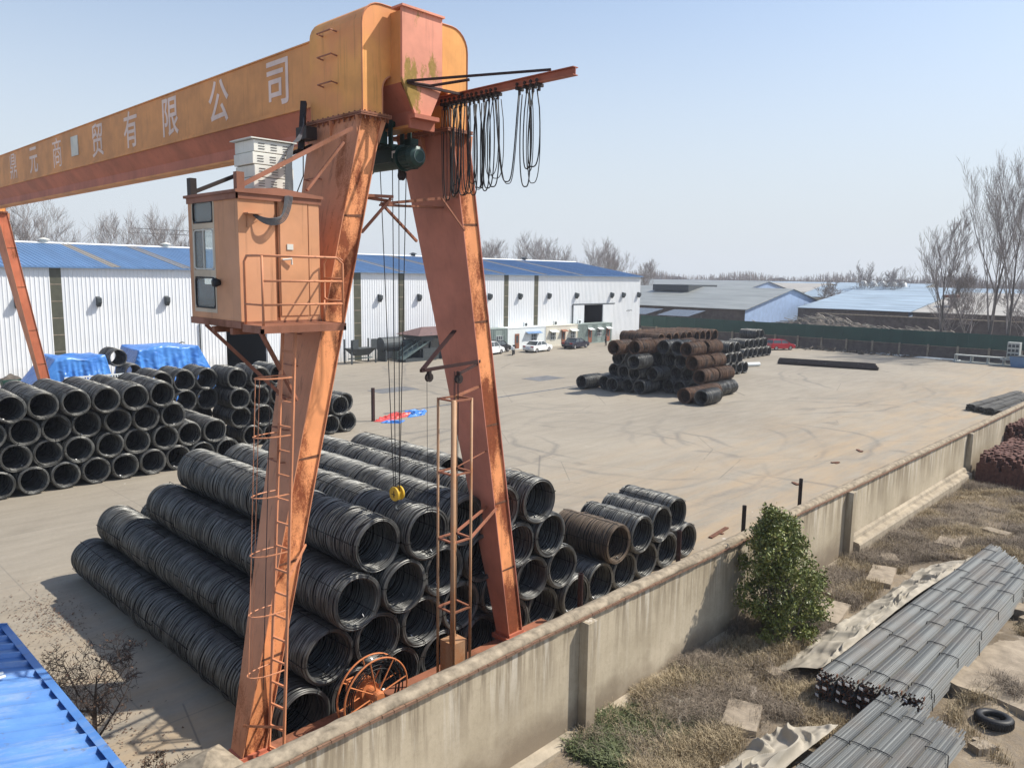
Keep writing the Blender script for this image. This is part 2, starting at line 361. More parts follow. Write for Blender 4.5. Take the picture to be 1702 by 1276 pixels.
# ------------------------------------------------------------------ STRUCTURE: ground
g = MB().grid(lambda u, v: (-120 + 780 * u, -50 + 710 * v, -.05), 30, 30)
tag(g.build('ground', MT['dirt'], fix=False), kind='structure')
g = MB().grid(lambda u, v: (-60 + 173.6 * u, 9.95 + 95 * v, 0), 60, 40)
tag(g.build('yard', MT['yard'], fix=False), kind='structure')
def hh(x, y):
    return .10 * math.sin(x * 1.3 + y) * math.sin(y * 1.9 - x * .4) + .05 * math.sin(x * 4.1 + 1) * math.sin(y * 3.7) + .06
def lot(u, v):
    x = -5 + 125 * u * u * .6 + 125 * .4 * u; y = -25 + 34.9 * v ** .6
    return (x, y, max(-.02, hh(x, y)) + (.25 * max(0, 1 - abs(x - 37) / 8) * max(0, 1 - abs(y - 8) / 3)))
tag(MB().grid(lot, 400, 120).build('dirt_lot', MT['dirt'], smooth=True, fix=False), kind='structure')
# ------------------------------------------------------------------ GANTRY CRANE
crane = thing('gantry_crane', 'tall orange rusty gantry crane straddling the coil yard, lettered girder above', 'gantry crane', (10.5, 13.2, 0))
CO = Vector((10.5, 13.2, 0))
def cpart(mb, name, mat, parent=None, label=None, **k):
    mb.v = [(x - CO.x, y - CO.y, z) for x, y, z in mb.v]
    o = mb.build(name, mat, parent or crane, **k)
    if label: o['label'] = label
    return o
GX0, GX1 = 9.85, 10.84
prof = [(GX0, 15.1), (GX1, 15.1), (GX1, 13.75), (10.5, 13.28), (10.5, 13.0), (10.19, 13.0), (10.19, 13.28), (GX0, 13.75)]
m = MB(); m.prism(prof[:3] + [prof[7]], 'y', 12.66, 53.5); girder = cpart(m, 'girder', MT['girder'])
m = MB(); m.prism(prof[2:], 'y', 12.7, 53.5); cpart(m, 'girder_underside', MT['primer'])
m = MB(); m.box((10.14, 12.75, 12.95), (10.55, 53.5, 12.999)); m.box((GX0 - .05, 14.9, 13.70), (GX0, 51, 13.78)); m.box((GX1, 14.9, 13.70), (GX1 + .05, 51, 13.78))
m.box((GX0 - .03, 14.9, 15.1), (GX1 + .03, 51, 15.13))
cpart(m, 'girder_flange', MT['girder'])
for i, ch in enumerate('鼎元商贸有限公司'):
    y = [40.5, 37.4, 34.25, 29.75, 26.7, 23.6, 20.5, 17.42][i]
    cu = bpy.data.curves.new('letter', 'FONT'); cu.body = ch; cu.size = 1.22; cu.align_x = 'CENTER'; cu.extrude = .002; cu.offset = 0 if ch in '商鼎' else .014
    to = bpy.data.objects.new('tmp', cu); me = bpy.data.meshes.new_from_object(to); bpy.data.objects.remove(to)
    vs = np.zeros(len(me.vertices) * 3); me.vertices.foreach_get('co', vs); vs = vs.reshape(-1, 3)
    cx = (vs[:, 0].min() + vs[:, 0].max()) / 2; cz = (vs[:, 1].min() + vs[:, 1].max()) / 2
    nv = np.stack([np.full(len(vs), GX0 - .006 - CO.x) - vs[:, 2], y - CO.y - (vs[:, 0] - cx), 14.47 + (vs[:, 1] - cz) * .98], 1)
    me.vertices.foreach_set('co', nv.ravel()); me.materials.clear(); me.materials.append(MT['letter'])
    o = bpy.data.objects.new('painted_letter', me); COL.objects.link(o); o.parent = girder
m = MB(); m.box((GX0 - .03, 31.75, 14.15), (GX0 - .003, 32.5, 14.85)); cpart(m, 'notice_board', MT['whitemetal'], girder)
# end plate with hopper taper
m = MB(); m.prism([(9.83, 15.17), (10.86, 15.17), (10.86, 13.8), (10.56, 13.2), (10.14, 13.2), (9.83, 13.8)], 'y', 12.60, 12.655)
m.box((9.80, 12.55, 15.15), (10.89, 12.9, 15.19)); cpart(m, 'end_plate', MT['pink'])
m = MB(); m.box((10.02, 12.45, 13.08), (10.66, 12.66, 13.16)); m.box((10.02, 12.60, 12.9), (10.66, 12.66, 13.08)); cpart(m, 'buffer_bar', MT['primer'])
def saddle(y0, y1):
    x0, x1, z0, z1, r = 9.16, 11.92, 13.14, 15.22, .45
    out = [(x0, z0)]
    for k in range(7): a = PI - k * PI / 12; out.append((x0 + r + r * math.cos(a), z1 - r + r * math.sin(a)))
    for k in range(7): a = PI / 2 - k * PI / 12; out.append((x1 - r + r * math.cos(a), z1 - r + r * math.sin(a)))
    out += [(x1, z0), (11.44, z0)]
    for k in range(7): a = k * PI / 12; out.append((11.44 - .3 + .3 * math.cos(a), 13.62 + .3 * math.sin(a)))
    for k in range(7): a = PI / 2 + k * PI / 12; out.append((9.64 + .3 + .3 * math.cos(a), 13.62 + .3 * math.sin(a)))
    out += [(9.64, z0)]
    m = MB(); m.prism(out, 'y', y0, y1); s = cpart(m, 'saddle', MT['saddle'])
    # edge rim round the outline
    m = MB(); m.tube([(x, y0 - .004, z) for x, z in out], .018, 4, closed=True); cpart(m, 'rim_strip', MT['leg'], s)
    for x in (9.16, 11.38):
        m = MB(); m.box((x - .1, y0 - .1, 13.06), (x + .64, y1 + .1, 13.085)); m.box((x - .1, y0 - .1, 13.095), (x + .64, y1 + .1, 13.13))
        for k in range(11):
            yy = y0 - .02 + k * (y1 - y0 + .04) / 10
            m.tube([(x - .06, yy, 12.99), (x - .06, yy, 13.16)], .018, 6); m.tube([(x + .6, yy, 12.99), (x + .6, yy, 13.16)], .018, 6)
        for k in range(5): m.tube([(x + .02 + k * .12, y0 - .06, 12.99), (x + .02 + k * .12, y0 - .06, 13.16)], .018, 6)
        cpart(m, 'bolted_flange', MT['rusty'], s)
    return s
sd = saddle(13.0, 14.86)
for z in (14.77, 14.31, 13.78):
    m = MB(); m.tube([(9.16, 14.35, z), (9.02, 14.35, z + .02), (9.02, 13.85, z + .02), (9.16, 13.85, z)], .016, 6); cpart(m, 'rung', MT['rusty'], sd)
saddle(51.2, 53.1)
def leg(xb, xt, yf, wd=.5, mats=('leg_shade', 'leg_front'), back=None, mir=False):
    """leg box: front plate set back between two side flanges"""
    z0, z1 = .72, 13.06; yb0, yb1 = yf + .46, yf + 1.87
    def X(z): return xb + (xt - xb) * (z - z0) / (z1 - z0)
    def Y(z): return yb0 + (yb1 - yb0) * (z - z0) / (z1 - z0)
    m = MB()
    m.k = 0
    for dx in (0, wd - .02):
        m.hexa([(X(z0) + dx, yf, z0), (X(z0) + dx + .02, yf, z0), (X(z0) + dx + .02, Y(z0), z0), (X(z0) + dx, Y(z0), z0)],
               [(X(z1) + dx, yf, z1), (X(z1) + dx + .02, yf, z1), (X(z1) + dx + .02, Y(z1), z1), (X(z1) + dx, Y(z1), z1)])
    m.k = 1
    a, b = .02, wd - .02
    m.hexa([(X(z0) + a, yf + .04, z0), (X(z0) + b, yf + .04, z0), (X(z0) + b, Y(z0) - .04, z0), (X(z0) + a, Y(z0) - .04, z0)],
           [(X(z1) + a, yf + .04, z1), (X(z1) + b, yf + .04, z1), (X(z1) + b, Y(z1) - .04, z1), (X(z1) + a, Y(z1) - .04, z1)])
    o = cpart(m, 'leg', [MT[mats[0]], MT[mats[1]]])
    # gussets at the head, weld bands
    for yy in (yf + .02, yf + .95, yf + 1.8):
        for sx, e in ((0, -1), (wd, 1)):
            m = MB(); xx = X(12.7) + sx; m.prism([(xx, 12.55), (X(13.04) + sx, 13.05), (X(13.04) + sx + e * .12, 13.05)], 'y', yy, yy + .015); cpart(m, 'gusset', MT['leg'], o)
    for z in (2.6, 4.4, 6.4, 8.9, 11.1):
        m = MB()
        m.hexa([(X(z) + .025, yf + .034, z), (X(z) + wd - .025, yf + .034, z), (X(z) + wd - .025, yf + .05, z), (X(z) + .025, yf + .05, z)],
               [(X(z + .05) + .025, yf + .034, z + .03), (X(z + .05) + wd - .025, yf + .034, z + .06), (X(z + .05) + wd - .025, yf + .05, z + .06), (X(z + .05) + .025, yf + .05, z + .03)])
        cpart(m, 'weld_band', MT['rust'], o)
    m = MB(); m.box((X(z0) - .1, yf - .08, z0 - .09), (X(z0) + wd + .1, Y(z0) + .08, z0 + .03)); m.box((X(z0) - .02, yf - .02, z0 + .0301), (X(z0) + wd + .02, Y(z0) + .02, z0 + .10)); cpart(m, 'foot_plate', MT['primer'], o)
    return o
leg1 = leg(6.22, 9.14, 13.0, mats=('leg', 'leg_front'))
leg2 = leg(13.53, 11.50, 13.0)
leg(6.22, 9.14, 51.2, mats=('leg', 'legred')); leg(13.53, 11.50, 51.2, mats=('leg', 'legred'))
for yf in (12.78, 50.98):   # end carriages on rails
    m = MB(); m.box((5.2, yf, .28), (15.2, yf + .62, .62)); ec = cpart(m, 'end_carriage', MT['rusty'])
    for x in (5.7, 14.7):
        m = MB(); m.lathe([(0, yf + .2), (.24, yf + .2), (.28, yf + .22), (.28, yf + .25), (.24, yf + .25), (.24, yf + .42), (0, yf + .42)], (x, 0, .27), 'y', 20); cpart(m, 'wheel', MT['darksteel'], ec)
# rungs up leg 1's left side
for z in np.arange(6.3, 12.4, .62):
    t = (z - .72) / 12.34; x = 6.22 + 2.92 * t; y = 13.46 + 1.3 * t
    m = MB(); m.tube([(x + .01, y - .62, z), (x - .12, y - .62, z + .02), (x - .12, y - .15, z + .02), (x + .01, y - .15, z)], .013, 5); cpart(m, 'rung', MT['rusty'], leg1)
# ------------------------------------------------------------------ cab
cab = empty('operator_cab', (0, 0, 0), 0, crane)
def kpart(mb, name, mat, label=None, **k): return cpart(mb, name, mat, cab, label, **k)
x0, x1, y0, y1, z0, z1 = 6.35, 7.93, 12.66, 14.62, 9.14, 11.33
m = MB()
def wallbox(m, a, b): m.box(a, b)
# -X face built round three windows (y 13.60..14.40)
for (ya, yb, za, zb) in ((y0, 13.60, z0, z1), (14.42, y1, z0, z1), (13.60, 14.42, z0, 9.32), (13.60, 14.42, 9.90, 10.02), (13.60, 14.42, 10.76, 10.86), (13.60, 14.42, 11.26, z1)):
    m.box((x0, ya, za), (x0 + .04, yb, zb))
m.box((x0 + .04, y0, z0), (7.03, y0 + .04, z1)); m.box((7.10, y0 + .001, z0), (x1, y0 + .04, z1)); m.box((7.03, y0 + .07, z0), (7.10, y0 + .09, z1))
m.box((x1 - .04, y0 + .04, z0), (x1, y1, z1))
for (xa, xb, za, zb) in ((x0 + .04, 6.6, z0, z1), (7.6, x1 - .04, z0, z1), (6.6, 7.6, z0, 9.75), (6.6, 7.6, 10.85, z1)): m.box((xa, y1 - .04, za), (xb, y1, zb))
m.box((x0 + .04, y0 + .04, z0), (x1 - .04, y1 - .04, z0 + .05))
kpart(m, 'cab_wall', MT['cab'])
m = MB(); m.prism([(x0 - .06, z1), (x1 + .06, z1), (x1 + .06, z1 + .05), (7.1, z1 + .13), (x0 - .06, z1 + .05)], 'y', y0 - .06, y1 + .06)
m.box((x0 - .03, y0 - .03, z1 - .1), (x1 + .03, y0 - .002, z1)); m.box((x0 - .03, y0 - .03, z1 - .1), (x0 - .002, y1, z1)); kpart(m, 'cab_roof', MT['rusty'])
m = MB(); m.box((x0 - .02, y0 - .02, z0 - .12), (x1 + .02, y1 + .02, z0 - .001)); kpart(m, 'cab_floor', MT['rusty'])
def rrect(ya, yb, za, zb, r=.07, n=4):
    p = []
    for cy, cz, a0 in ((yb - r, zb - r, 0), (ya + r, zb - r, 90), (ya + r, za + r, 180), (yb - r, za + r, 270)):
        for k in range(n + 1): a = R(a0 + 90 * k / n); p.append((cy + r * math.cos(a), cz + r * math.sin(a)))
    return p
m = MB()
for q in ((13.55, 13.6, 9.25, 11.3), (14.42, 14.47, 9.25, 11.3)): m.box((x0 - .006, q[0], q[2]), (x0 - .001, q[1], q[3]))
for q in ((9.25, 9.32), (9.90, 10.02), (10.76, 10.86), (11.26, 11.3)): m.box((x0 - .006, 13.6, q[0]), (x0 - .001, 14.42, q[1]))
kpart(m, 'window_surround', MT['surround'])
for za, zb in ((9.32, 9.90), (10.02, 10.76), (10.86, 11.26)):
    m = MB(); m.box((x0 + .015, 13.6, za), (x0 + .025, 14.42, zb)); wn = kpart(m, 'window', MT['cabglass'])
    m = MB(); m.tube([(x0 - .004, y, z) for y, z in rrect(13.62, 14.40, za + .02, zb - .02)], .015, 5, closed=True)
    if za == 10.02: m.box((x0 - .01, 14.0, za), (x0 + .03, 14.03, zb))
    cpart(m, 'window_frame', MT['black'] if za != 10.02 else MT['cream'], cab)
m = MB(); m.box((7.12, y0 - .015, z0 + .08), (7.68, y0 - .002, 11.24)); m.box((7.70, y0 - .012, z0 + .08), (7.91, y0 - .002, 11.24)); door = kpart(m, 'door', MT['cab'], bevel=.004)
m = MB(); m.box((7.25, y0 - .03, 10.4), (7.37, y0 - .016, 10.5)); m.tube([(7.15, y0 - .03, 10.22), (7.30, y0 - .08, 10.24), (7.32, y0 - .05, 10.14)], .02, 6); kpart(m, 'door_latch', MT['whitemetal'])
m = MB(); m.lathe([(0, x0 - .14), (.07, x0 - .13), (.085, x0 - .08), (.05, x0)], (0, 13.42, 9.80), 'x', 14); kpart(m, 'horn', MT['black'], smooth=True)
m = MB(); m.box((6.45, y0 - .17, 10.98), (6.72, y0 - .002, 11.0)); m.prism([(6.5, 10.75), (6.5, 10.99), (6.72, 10.99), (6.72, 10.9)], 'y', y0 - .02, y0 - .003); kpart(m, 'cable_bracket', MT['cab'])
m = MB(); m.box((6.95, 13.4, z0 + .05), (7.3, 13.75, 9.6)); m.box((6.95, 13.35, 9.6), (7.3, 13.42, 10.1)); kpart(m, 'operator_seat', MT['black'], bevel=.03)
# platform and railing
m = MB(); m.box((6.35, 11.96, 9.05), (8.02, 12.63, 9.10)); m.box((6.35, 11.96, 8.97), (8.02, 12.0, 9.049)); m.box((6.35, 11.96, 8.97), (6.4, 12.63, 9.049)); m.box((7.97, 11.96, 8.97), (8.02, 13.1, 9.049))
plat = cpart(m, 'platform', MT['rusty'])
m = MB(); r = .022
zt = 10.27
m.tube([(6.40, 12.6, 9.1), (6.40, 12.6, zt - .1), (6.40, 12.5, zt), (6.40, 12.1, zt), (6.42, 12.0, zt), (7.85, 12.0, zt), (7.98, 12.0, zt - .1), (7.98, 12.0, 9.1)], r, 8)
m.tube([(6.41, 12.0, 9.1), (6.41, 12.0, zt)], r, 8); m.tube([(6.41, 12.0, 9.85), (7.98, 12.0, 9.85)], r * .85, 8); m.tube([(6.41, 12.0, 9.45), (7.98, 12.0, 9.45)], r * .85, 8)
m.tube([(6.40, 12.6, 9.45), (6.40, 12.0, 9.45)], r * .85, 8)
m.tube([(7.98, 12.0, zt - .05), (7.98, 12.12, zt), (7.98, 12.5, zt), (7.98, 12.6, zt - .1), (7.98, 12.6, 9.55), (7.98, 12.5, 9.5), (7.98, 12.0, 9.5)], r * .85, 8); m.tube([(7.98, 12.6, 9.9), (7.98, 12.0, 9.9)], r * .85, 8)
m.tube([(7.98, 12.62, 9.5), (7.98, 12.62, 9.1)], r, 8)
cpart(m, 'railing', MT['leg'], plat, smooth=True)
m = MB(); m.beam((6.5, 12.3, 9.0), (7.55, 12.95, 7.6), .06, .06); m.beam((6.5, 14.4, 9.0), (8.0, 13.8, 7.3), .07, .07); m.box((6.3, 13.6, 8.9), (8.6, 13.7, 9.01)); m.box((6.3, 12.9, 8.9), (8.3, 13.0, 9.01)); cpart(m, 'support_bracket', MT['rusty'])
# white resistor boxes on the cab roof
rb = empty('resistor_box_stack', (0, 0, 0), 0, crane)
zz = 11.46
for k in range(4):
    dz = .215; m = MB(); off = (.0, .02, -.01, .015)[k]
    m.box((6.85 + off, 13.02, zz), (7.62 + off, 13.72, zz + dz - .012)); bx = cpart(m, 'resistor_box', MT['whitemetal'], rb, bevel=.01)
    m = MB()
    for col in range(3):
        for s in range(3):
            xx = 6.92 + off + col * .24; z_ = zz + .05 + s * .045
            m.box((xx + .02, 13.012, z_), (xx + .14, 13.018, z_ + .009))
    cpart(m, 'vent_slot', MT['darksteel'], bx); zz += dz
m = MB(); m.box((6.8, 12.98, zz), (7.7, 13.78, zz + .02)); cpart(m, 'cover_plate', MT['whitemetal'], rb)
# diagonal hangers of the cab
m = MB(); m.beam((6.45, 12.75, 11.45), (8.92, 13.02, 12.78), .07, .07); m.box((6.36, 12.68, 11.38), (6.50, 12.80, 11.68)); cpart(m, 'diagonal_strut', MT['rusty'])
m = MB(); m.beam((6.42, 14.5, 11.45), (9.3, 14.7, 12.75), .07, .07); m.box((6.34, 14.45, 11.38), (6.46, 14.6, 11.7)); cpart(m, 'diagonal_strut', MT['darksteel'])
m = MB(); m.beam((7.8, 12.85, 11.5), (8.75, 13.05, 12.5), .05, .05); cpart(m, 'diagonal_strut', MT['rusty'])
# cable bundle looping over the boxes into the cab front
for j in range(7):
    a = .018 * (j - 3); m = MB()
    pts = [(9.0, 14.9, 13.3), (8.6, 14.2, 12.9), (7.9 + a, 13.3, 12.42), (7.55 + a, 12.95, 12.30 + a), (7.42 + a, 12.82, 11.9), (7.32 + a * 1.5, 12.62, 11.4), (7.16 + a, 12.50, 11.02 - abs(a)), (6.98 + a, 12.48, 10.87 - a), (6.8, 12.52, 10.86 - a), (6.66, 12.6, 10.94 - a * .5), (6.6, 12.66, 11.0)]
    sp = []
    for i in range(len(pts) - 1):
        for t in (0, .33, .66): sp.append(Vector(pts[i]).lerp(Vector(pts[i + 1]), t))
    for _ in range(2): sp = [sp[0]] + [(sp[i - 1] + sp[i] * 2 + sp[i + 1]) / 4 for i in range(1, len(sp) - 1)] + [sp[-1]]
    m.tube(sp, .010, 6); cpart(m, 'cable', MT['cablegrey'], cab, smooth=True)
m = MB(); m.beam((9.05, 14.95, 13.55), (8.75, 14.6, 12.5), .12, .1); m.box((8.7, 14.3, 12.7), (8.95, 14.7, 12.95)); m.tube([(8.8, 14.6, 12.5), (8.85, 14.7, 12.0), (8.55, 14.6, 11.45)], .012, 5); cpart(m, 'limit_switch', MT['darksteel'])
# ------------------------------------------------------------------ ladder with cage hoops
lad = empty('ladder', (0, 0, 0), 0, crane)
A0, A1 = Vector((6.89, 12.66, .35)), Vector((7.12, 12.2, 9.05)); B0, B1 = Vector((6.80, 13.06, .35)), Vector((7.09, 12.58, 9.05))
for p, q in ((A0, A1), (B0, B1)): m = MB(); m.beam(p, q, .045, .045); cpart(m, 'rail', MT['leg'], lad)
nr = 19
for k in range(1, nr): t = k / nr; m = MB(); m.beam(A0.lerp(A1, t), B0.lerp(B1, t), .035, .035); cpart(m, 'rung', MT['leg'], lad)
hz = []
for z in (8.15, 7.1, 6.0, 4.9, 3.75, 2.55):
    t = (z - .35) / 8.7; a = A0.lerp(A1, t); b = B0.lerp(B1, t); c = (a + b) / 2; m = MB(); pts = []
    for k in range(17):
        an = PI * k / 16; pts.append(c + (a - c) * math.cos(an) * (1 + .25 * math.sin(an)) + Vector((-.62 * math.sin(an), 0, 0)))
    m.tube(pts, .014, 5); cpart(m, 'cage_hoop', MT['leg'], lad); hz.append(pts)
for idx in (4, 8, 12):
    m = MB(); m.tube([h[idx] for h in hz] + [hz[-1][idx] - Vector((.01, 0, .25))] if idx != 8 else [h[idx] for h in hz], .008, 5); cpart(m, 'cage_strip', MT['darksteel'] if idx == 4 else MT['leg'], lad)
for z, x_, y_ in ((4.35, 7.9, 13.0), (1.35, 6.5, 13.05)):
    t = (z - .35) / 8.7; m = MB(); m.beam(A0.lerp(A1, t), (x_ - .2, y_, z + (.35 if z > 3 else .1)), .03, .04); cpart(m, 'ladder_bracket', MT['leg'], lad)
# ------------------------------------------------------------------ side brackets on the legs
m = MB(); m.beam((9.0, 13.3, 11.55), (10.0, 13.15, 11.58), .06, .06); m.beam((9.0, 13.3, 11.55), (10.0, 13.3, 11.5), .12, .05); m.beam((9.97, 13.18, 11.54), (9.25, 13.2, 10.82), .05, .05); cpart(m, 'walkway_bracket', MT['rusty'])
m = MB(); m.beam((9.95, 13.5, 11.45), (11.75, 13.1, 11.72), .07, .06); m.beam((9.98, 13.5, 11.43), (11.7, 13.6, 11.5), .2, .04); m.beam((9.97, 13.5, 11.4), (11.75, 13.6, 10.75), .05, .05) if False else None
m.beam((10.0, 13.45, 11.4), (10.95, 13.55, 10.72), .05, .05); m.beam((11.2, 13.02, 11.66), (11.85, 12.97, 10.98), .035, .035); cpart(m, 'walkway_bracket', MT['rusty'])
# ------------------------------------------------------------------ cable tower beside leg 2
tw = empty('cable_tension_tower', (0, 0, 0), 0, crane)
X0, X1, Y0, Y1 = 10.68, 11.20, 12.0, 12.5
for x, y, wd in ((X0, Y0, .055), (X1, Y0, .03), (X0, Y1, .03), (X1, Y1, .03)):
    m = MB(); m.tube([(x, y, .5), (x, y, 7.38)], wd, 8); cpart(m, 'tower_post', MT['tan_steel'], tw, smooth=True)
for z in (7.36, 5.75, 4.25, 2.65):
    m = MB()
    for p, q in (((X0, Y0), (X1, Y0)), ((X1, Y0), (X1, Y1)), ((X1, Y1), (X0, Y1)), ((X0, Y1), (X0, Y0))): m.beam((p[0] * 1.006 - .06, p[1], z), (q[0] * 1.006 - .06, q[1], z), .05, .035)
    cpart(m, 'tower_frame', MT['rusty'], tw)
m = MB(); m.hexa([(X0 + .04, Y0 + .04, .4), (X1 - .04, Y0 + .04, .4), (X1 - .04, Y1 - .04, .4), (X0 + .04, Y1 - .04, .4)], [(X0 + .04, Y0 + .04, 1.88), (X1 - .04, Y0 + .04, 1.88), (X1 - .04, Y1 - .04, 1.88), (X0 + .04, Y1 - .04, 1.88)])
m.beam((X0 + .08, Y0 + .1, 1.88), (X1 - .1, Y1 - .1, 1.95), .06, .08); cpart(m, 'counterweight_box', MT['tan_steel'], tw)
m = MB()
for dx, dy in ((.18, .2), (.24, .3), (.30, .22), (.36, .32)): m.tube([(X0 + dx, Y0 + dy, 1.95), (X0 + dx + .04, Y0 + dy, 7.95)], .009, 4)
m.tube([(10.70, 12.9, 7.85), (10.72, 12.88, 2.2)], .007, 4); cpart(m, 'hanging_cable', MT['rope'], tw)
m = MB(); m.beam((10.45, 12.8, 7.95), (12.42, 13.05, 8.0), .07, .07); m.beam((10.5, 12.8, 7.98), (12.35, 13.3, 9.2), .1, .035) if False else m.beam((10.5, 12.8, 7.98), (11.9, 13.35, 8.72), .1, .035)
m.beam((11.0, 12.2, 7.9), (12.4, 13.1, 7.93), .05, .05); cpart(m, 'pulley_arm', MT['brownsteel'], tw)
for x, y, z in ((10.72, 12.85, 7.78), (11.05, 12.25, 7.78)):
    m = MB(); m.lathe([(0, y - .03), (.1, y - .03), (.08, y), (.1, y + .03), (0, y + .03)], (x, 0, z), 'y', 14); m.box((x - .03, y - .05, z), (x + .03, y + .05, z + .16)); cpart(m, 'pulley', MT['darksteel'], tw)
for p_, q_, w_ in (((X1, Y0, 4.25), (13.0, 13.02, 4.3), .05), ((X1, Y1, 4.25), (12.95, 13.3, 4.3), .05), ((X1, Y1, 7.36), (12.5, 13.1, 7.4), .05), ((X1, Y1, 5.75), (12.75, 13.1, 5.8), .02)): m = MB(); m.beam(p_, q_, w_, w_); cpart(m, 'brace', MT['rusty'], tw)
# ------------------------------------------------------------------ cable reel behind the wall
rl = empty('cable_reel', (0, 0, 0), 0, crane)
cx, cy, cz = 8.95, 12.55, 1.25
def ringpts(r, y, n=40, x=cx, z=cz): return [(x + r * math.cos(2 * PI * k / n), y, z + r * math.sin(2 * PI * k / n)) for k in range(n)]
for y in (cy - .12, cy + .14):
    m = MB(); m.tube(ringpts(.80, y), .02, 6, closed=True); cpart(m, 'rim', MT['orange'], rl, smooth=True)
    for k in range(8):
        a = 2 * PI * k / 8 + .2; m = MB(); m.tube([(cx + .12 * math.cos(a), y, cz + .12 * math.sin(a)), (cx + .8 * math.cos(a), y, cz + .8 * math.sin(a))], .016, 6); cpart(m, 'spoke', MT['orange'], rl)
m = MB()
for j in range(9): m.tube(ringpts(.55 + .022 * j, cy - .06 + .03 * (j % 4)), .014, 5, closed=True)
for k in range(26):
    a = .1 + .045 * k; rr = .74 + .03 * math.sin(k * 5); m.tube([(cx + rr * math.cos(a), cy - .13, cz + rr * math.sin(a)), (cx + (rr + .07) * math.cos(a + .1), cy, cz + (rr + .07) * math.sin(a + .1)), (cx + rr * math.cos(a + .05), cy + .14, cz + rr * math.sin(a + .05))], .011, 4)
cpart(m, 'wound_cable', MT['black'], rl, smooth=True)
m = MB(); m.lathe([(0, cy - .26), (.1, cy - .26), (.13, cy - .2), (.13, cy + .1), (.22, cy + .1), (.22, cy + .2), (0, cy + .2)], (cx, 0, cz), 'y', 18); m.box((cx - .35, cy + .2, cz - .3), (cx + .1, cy + .5, cz + .25)); m.box((cx - .12, cy + .22, .6), (cx + .12, cy + .4, cz)); cpart(m, 'hub', MT['orange'], rl)
# ------------------------------------------------------------------ festoon rail
m = MB(); fx = 11.35; fz = 13.72
m.box((fx - .07, 9.45, fz + .06), (fx + .07, 50, fz + .075)); m.box((fx - .07, 9.45, fz - .075), (fx + .07, 50, fz - .06)); m.box((fx - .007, 9.45, fz - .06), (fx + .007, 50, fz + .06)); fr = cpart(m, 'festoon_rail', MT['primer'])
m = MB(); m.beam((9.95, 12.6, 13.78), (fx, 10.05, fz + .12), .05, .04); m.beam((9.95, 12.6, 13.75), (fx + .02, 12.5, fz + .02), .05, .05); m.tube([(9.95, 12.58, 13.75), (10.3, 12.3, 13.70), (10.7, 11.6, 13.78)], .03, 5); cpart(m, 'stay_rod', MT['brownsteel'])
troll = [13.1, 12.98, 12.84, 12.7, 12.55, 12.44, 12.28, 12.16, 12.02, 11.86, 11.72, 11.6, 11.46] + [10.86, 10.66, 10.5, 10.34]
for y in troll:
    m = MB(); m.box((fx - .10, y - .025, fz - .14), (fx + .10, y + .025, fz - .08))
    for s in (-1, 1): m.lathe([(0, s * .075 + fx - .012), (.035, s * .075 + fx - .012), (.035, s * .075 + fx + .012), (0, s * .075 + fx + .012)], (0, y, fz - .035), 'x', 10)
    m.box((fx - .02, y - .02, fz - .22), (fx + .02, y + .02, fz - .14)); cpart(m, 'cable_trolley', MT['darksteel'], fr)
rnd = random.Random(3)
for i in range(len(troll) - 1):
    ya, yb = troll[i], troll[i + 1]; gap = ya - yb
    for q in range(2 if rnd.random() < .55 else 1):
        dep = (1.86 - .012 * i) * rnd.uniform(.84, 1.04) * (1.08 if i < 2 else 1); sw = rnd.uniform(.05, .26) if gap < .3 else -.06; ox = rnd.uniform(-.06, .06); m = MB(); pts = []
        for k in range(25):
            t = k / 24; a = t * 2 - 1; sag = 1 - abs(a) ** 3.2
            y = ya + (yb - ya) * t; y += -(a) * 0 + math.sin(PI * t) * 0 + (-a) * sw * math.sin(PI * min(1, sag * 1.0)) ** .0 * (sag ** .7)
            pts.append((fx + ox + .05 * math.sin(3 * t + i), y, fz - .2 - dep * sag))
        m.tube(pts, .013 if q == 0 else .009, 5); cpart(m, 'festoon_cable', MT['black'], fr, smooth=True)
# ------------------------------------------------------------------ HOIST (rolls along the girder)
HO = Vector((10.35, 13.5, 12.4))
hoist = thing('electric_hoist', 'dark green electric rope hoist hanging under the orange girder between the legs', 'hoist', tuple(HO))
def hpart(mb, name, mat, parent=None, **k):
    mb.v = [(x - HO.x, y - HO.y, z - HO.z) for x, y, z in mb.v]; return mb.build(name, mat, parent or hoist, **k)
hx, hzc = 10.35, 12.40
m = MB(); m.lathe([(0, 12.72), (.13, 12.72), (.2, 12.76), (.24, 12.86), (.24, 13.12), (.2, 13.18), (0, 13.18)], (hx, 0, hzc), 'y', 24)
for k in range(16): a = 2 * PI * k / 16; m.beam((hx + .245 * math.cos(a), 12.88, hzc + .245 * math.sin(a)), (hx + .245 * math.cos(a), 13.1, hzc + .245 * math.sin(a)), .02, .02)
hpart(m, 'motor', MT['hoistgreen'], smooth=False)
m = MB(); m.tube([(hx + .13 * math.cos(2 * PI * k / 24), 12.715, hzc + .13 * math.sin(2 * PI * k / 24)) for k in range(24)], .01, 5, closed=True); hpart(m, 'end_ring', MT['tealmetal']); m = MB(); m.box((hx - .26, 13.2, hzc - .02), (hx - .2, 13.3, hzc + .12)); hpart(m, 'terminal_box', MT['whitemetal'])
m = MB(); m.lathe([(0, 13.19), (.27, 13.19), (.27, 13.26), (.21, 13.27), (.21, 14.55), (.27, 14.56), (.27, 14.7), (.2, 14.9), (0, 14.9)], (hx, 0, hzc), 'y', 24); hpart(m, 'drum', MT['hoistgreen'])
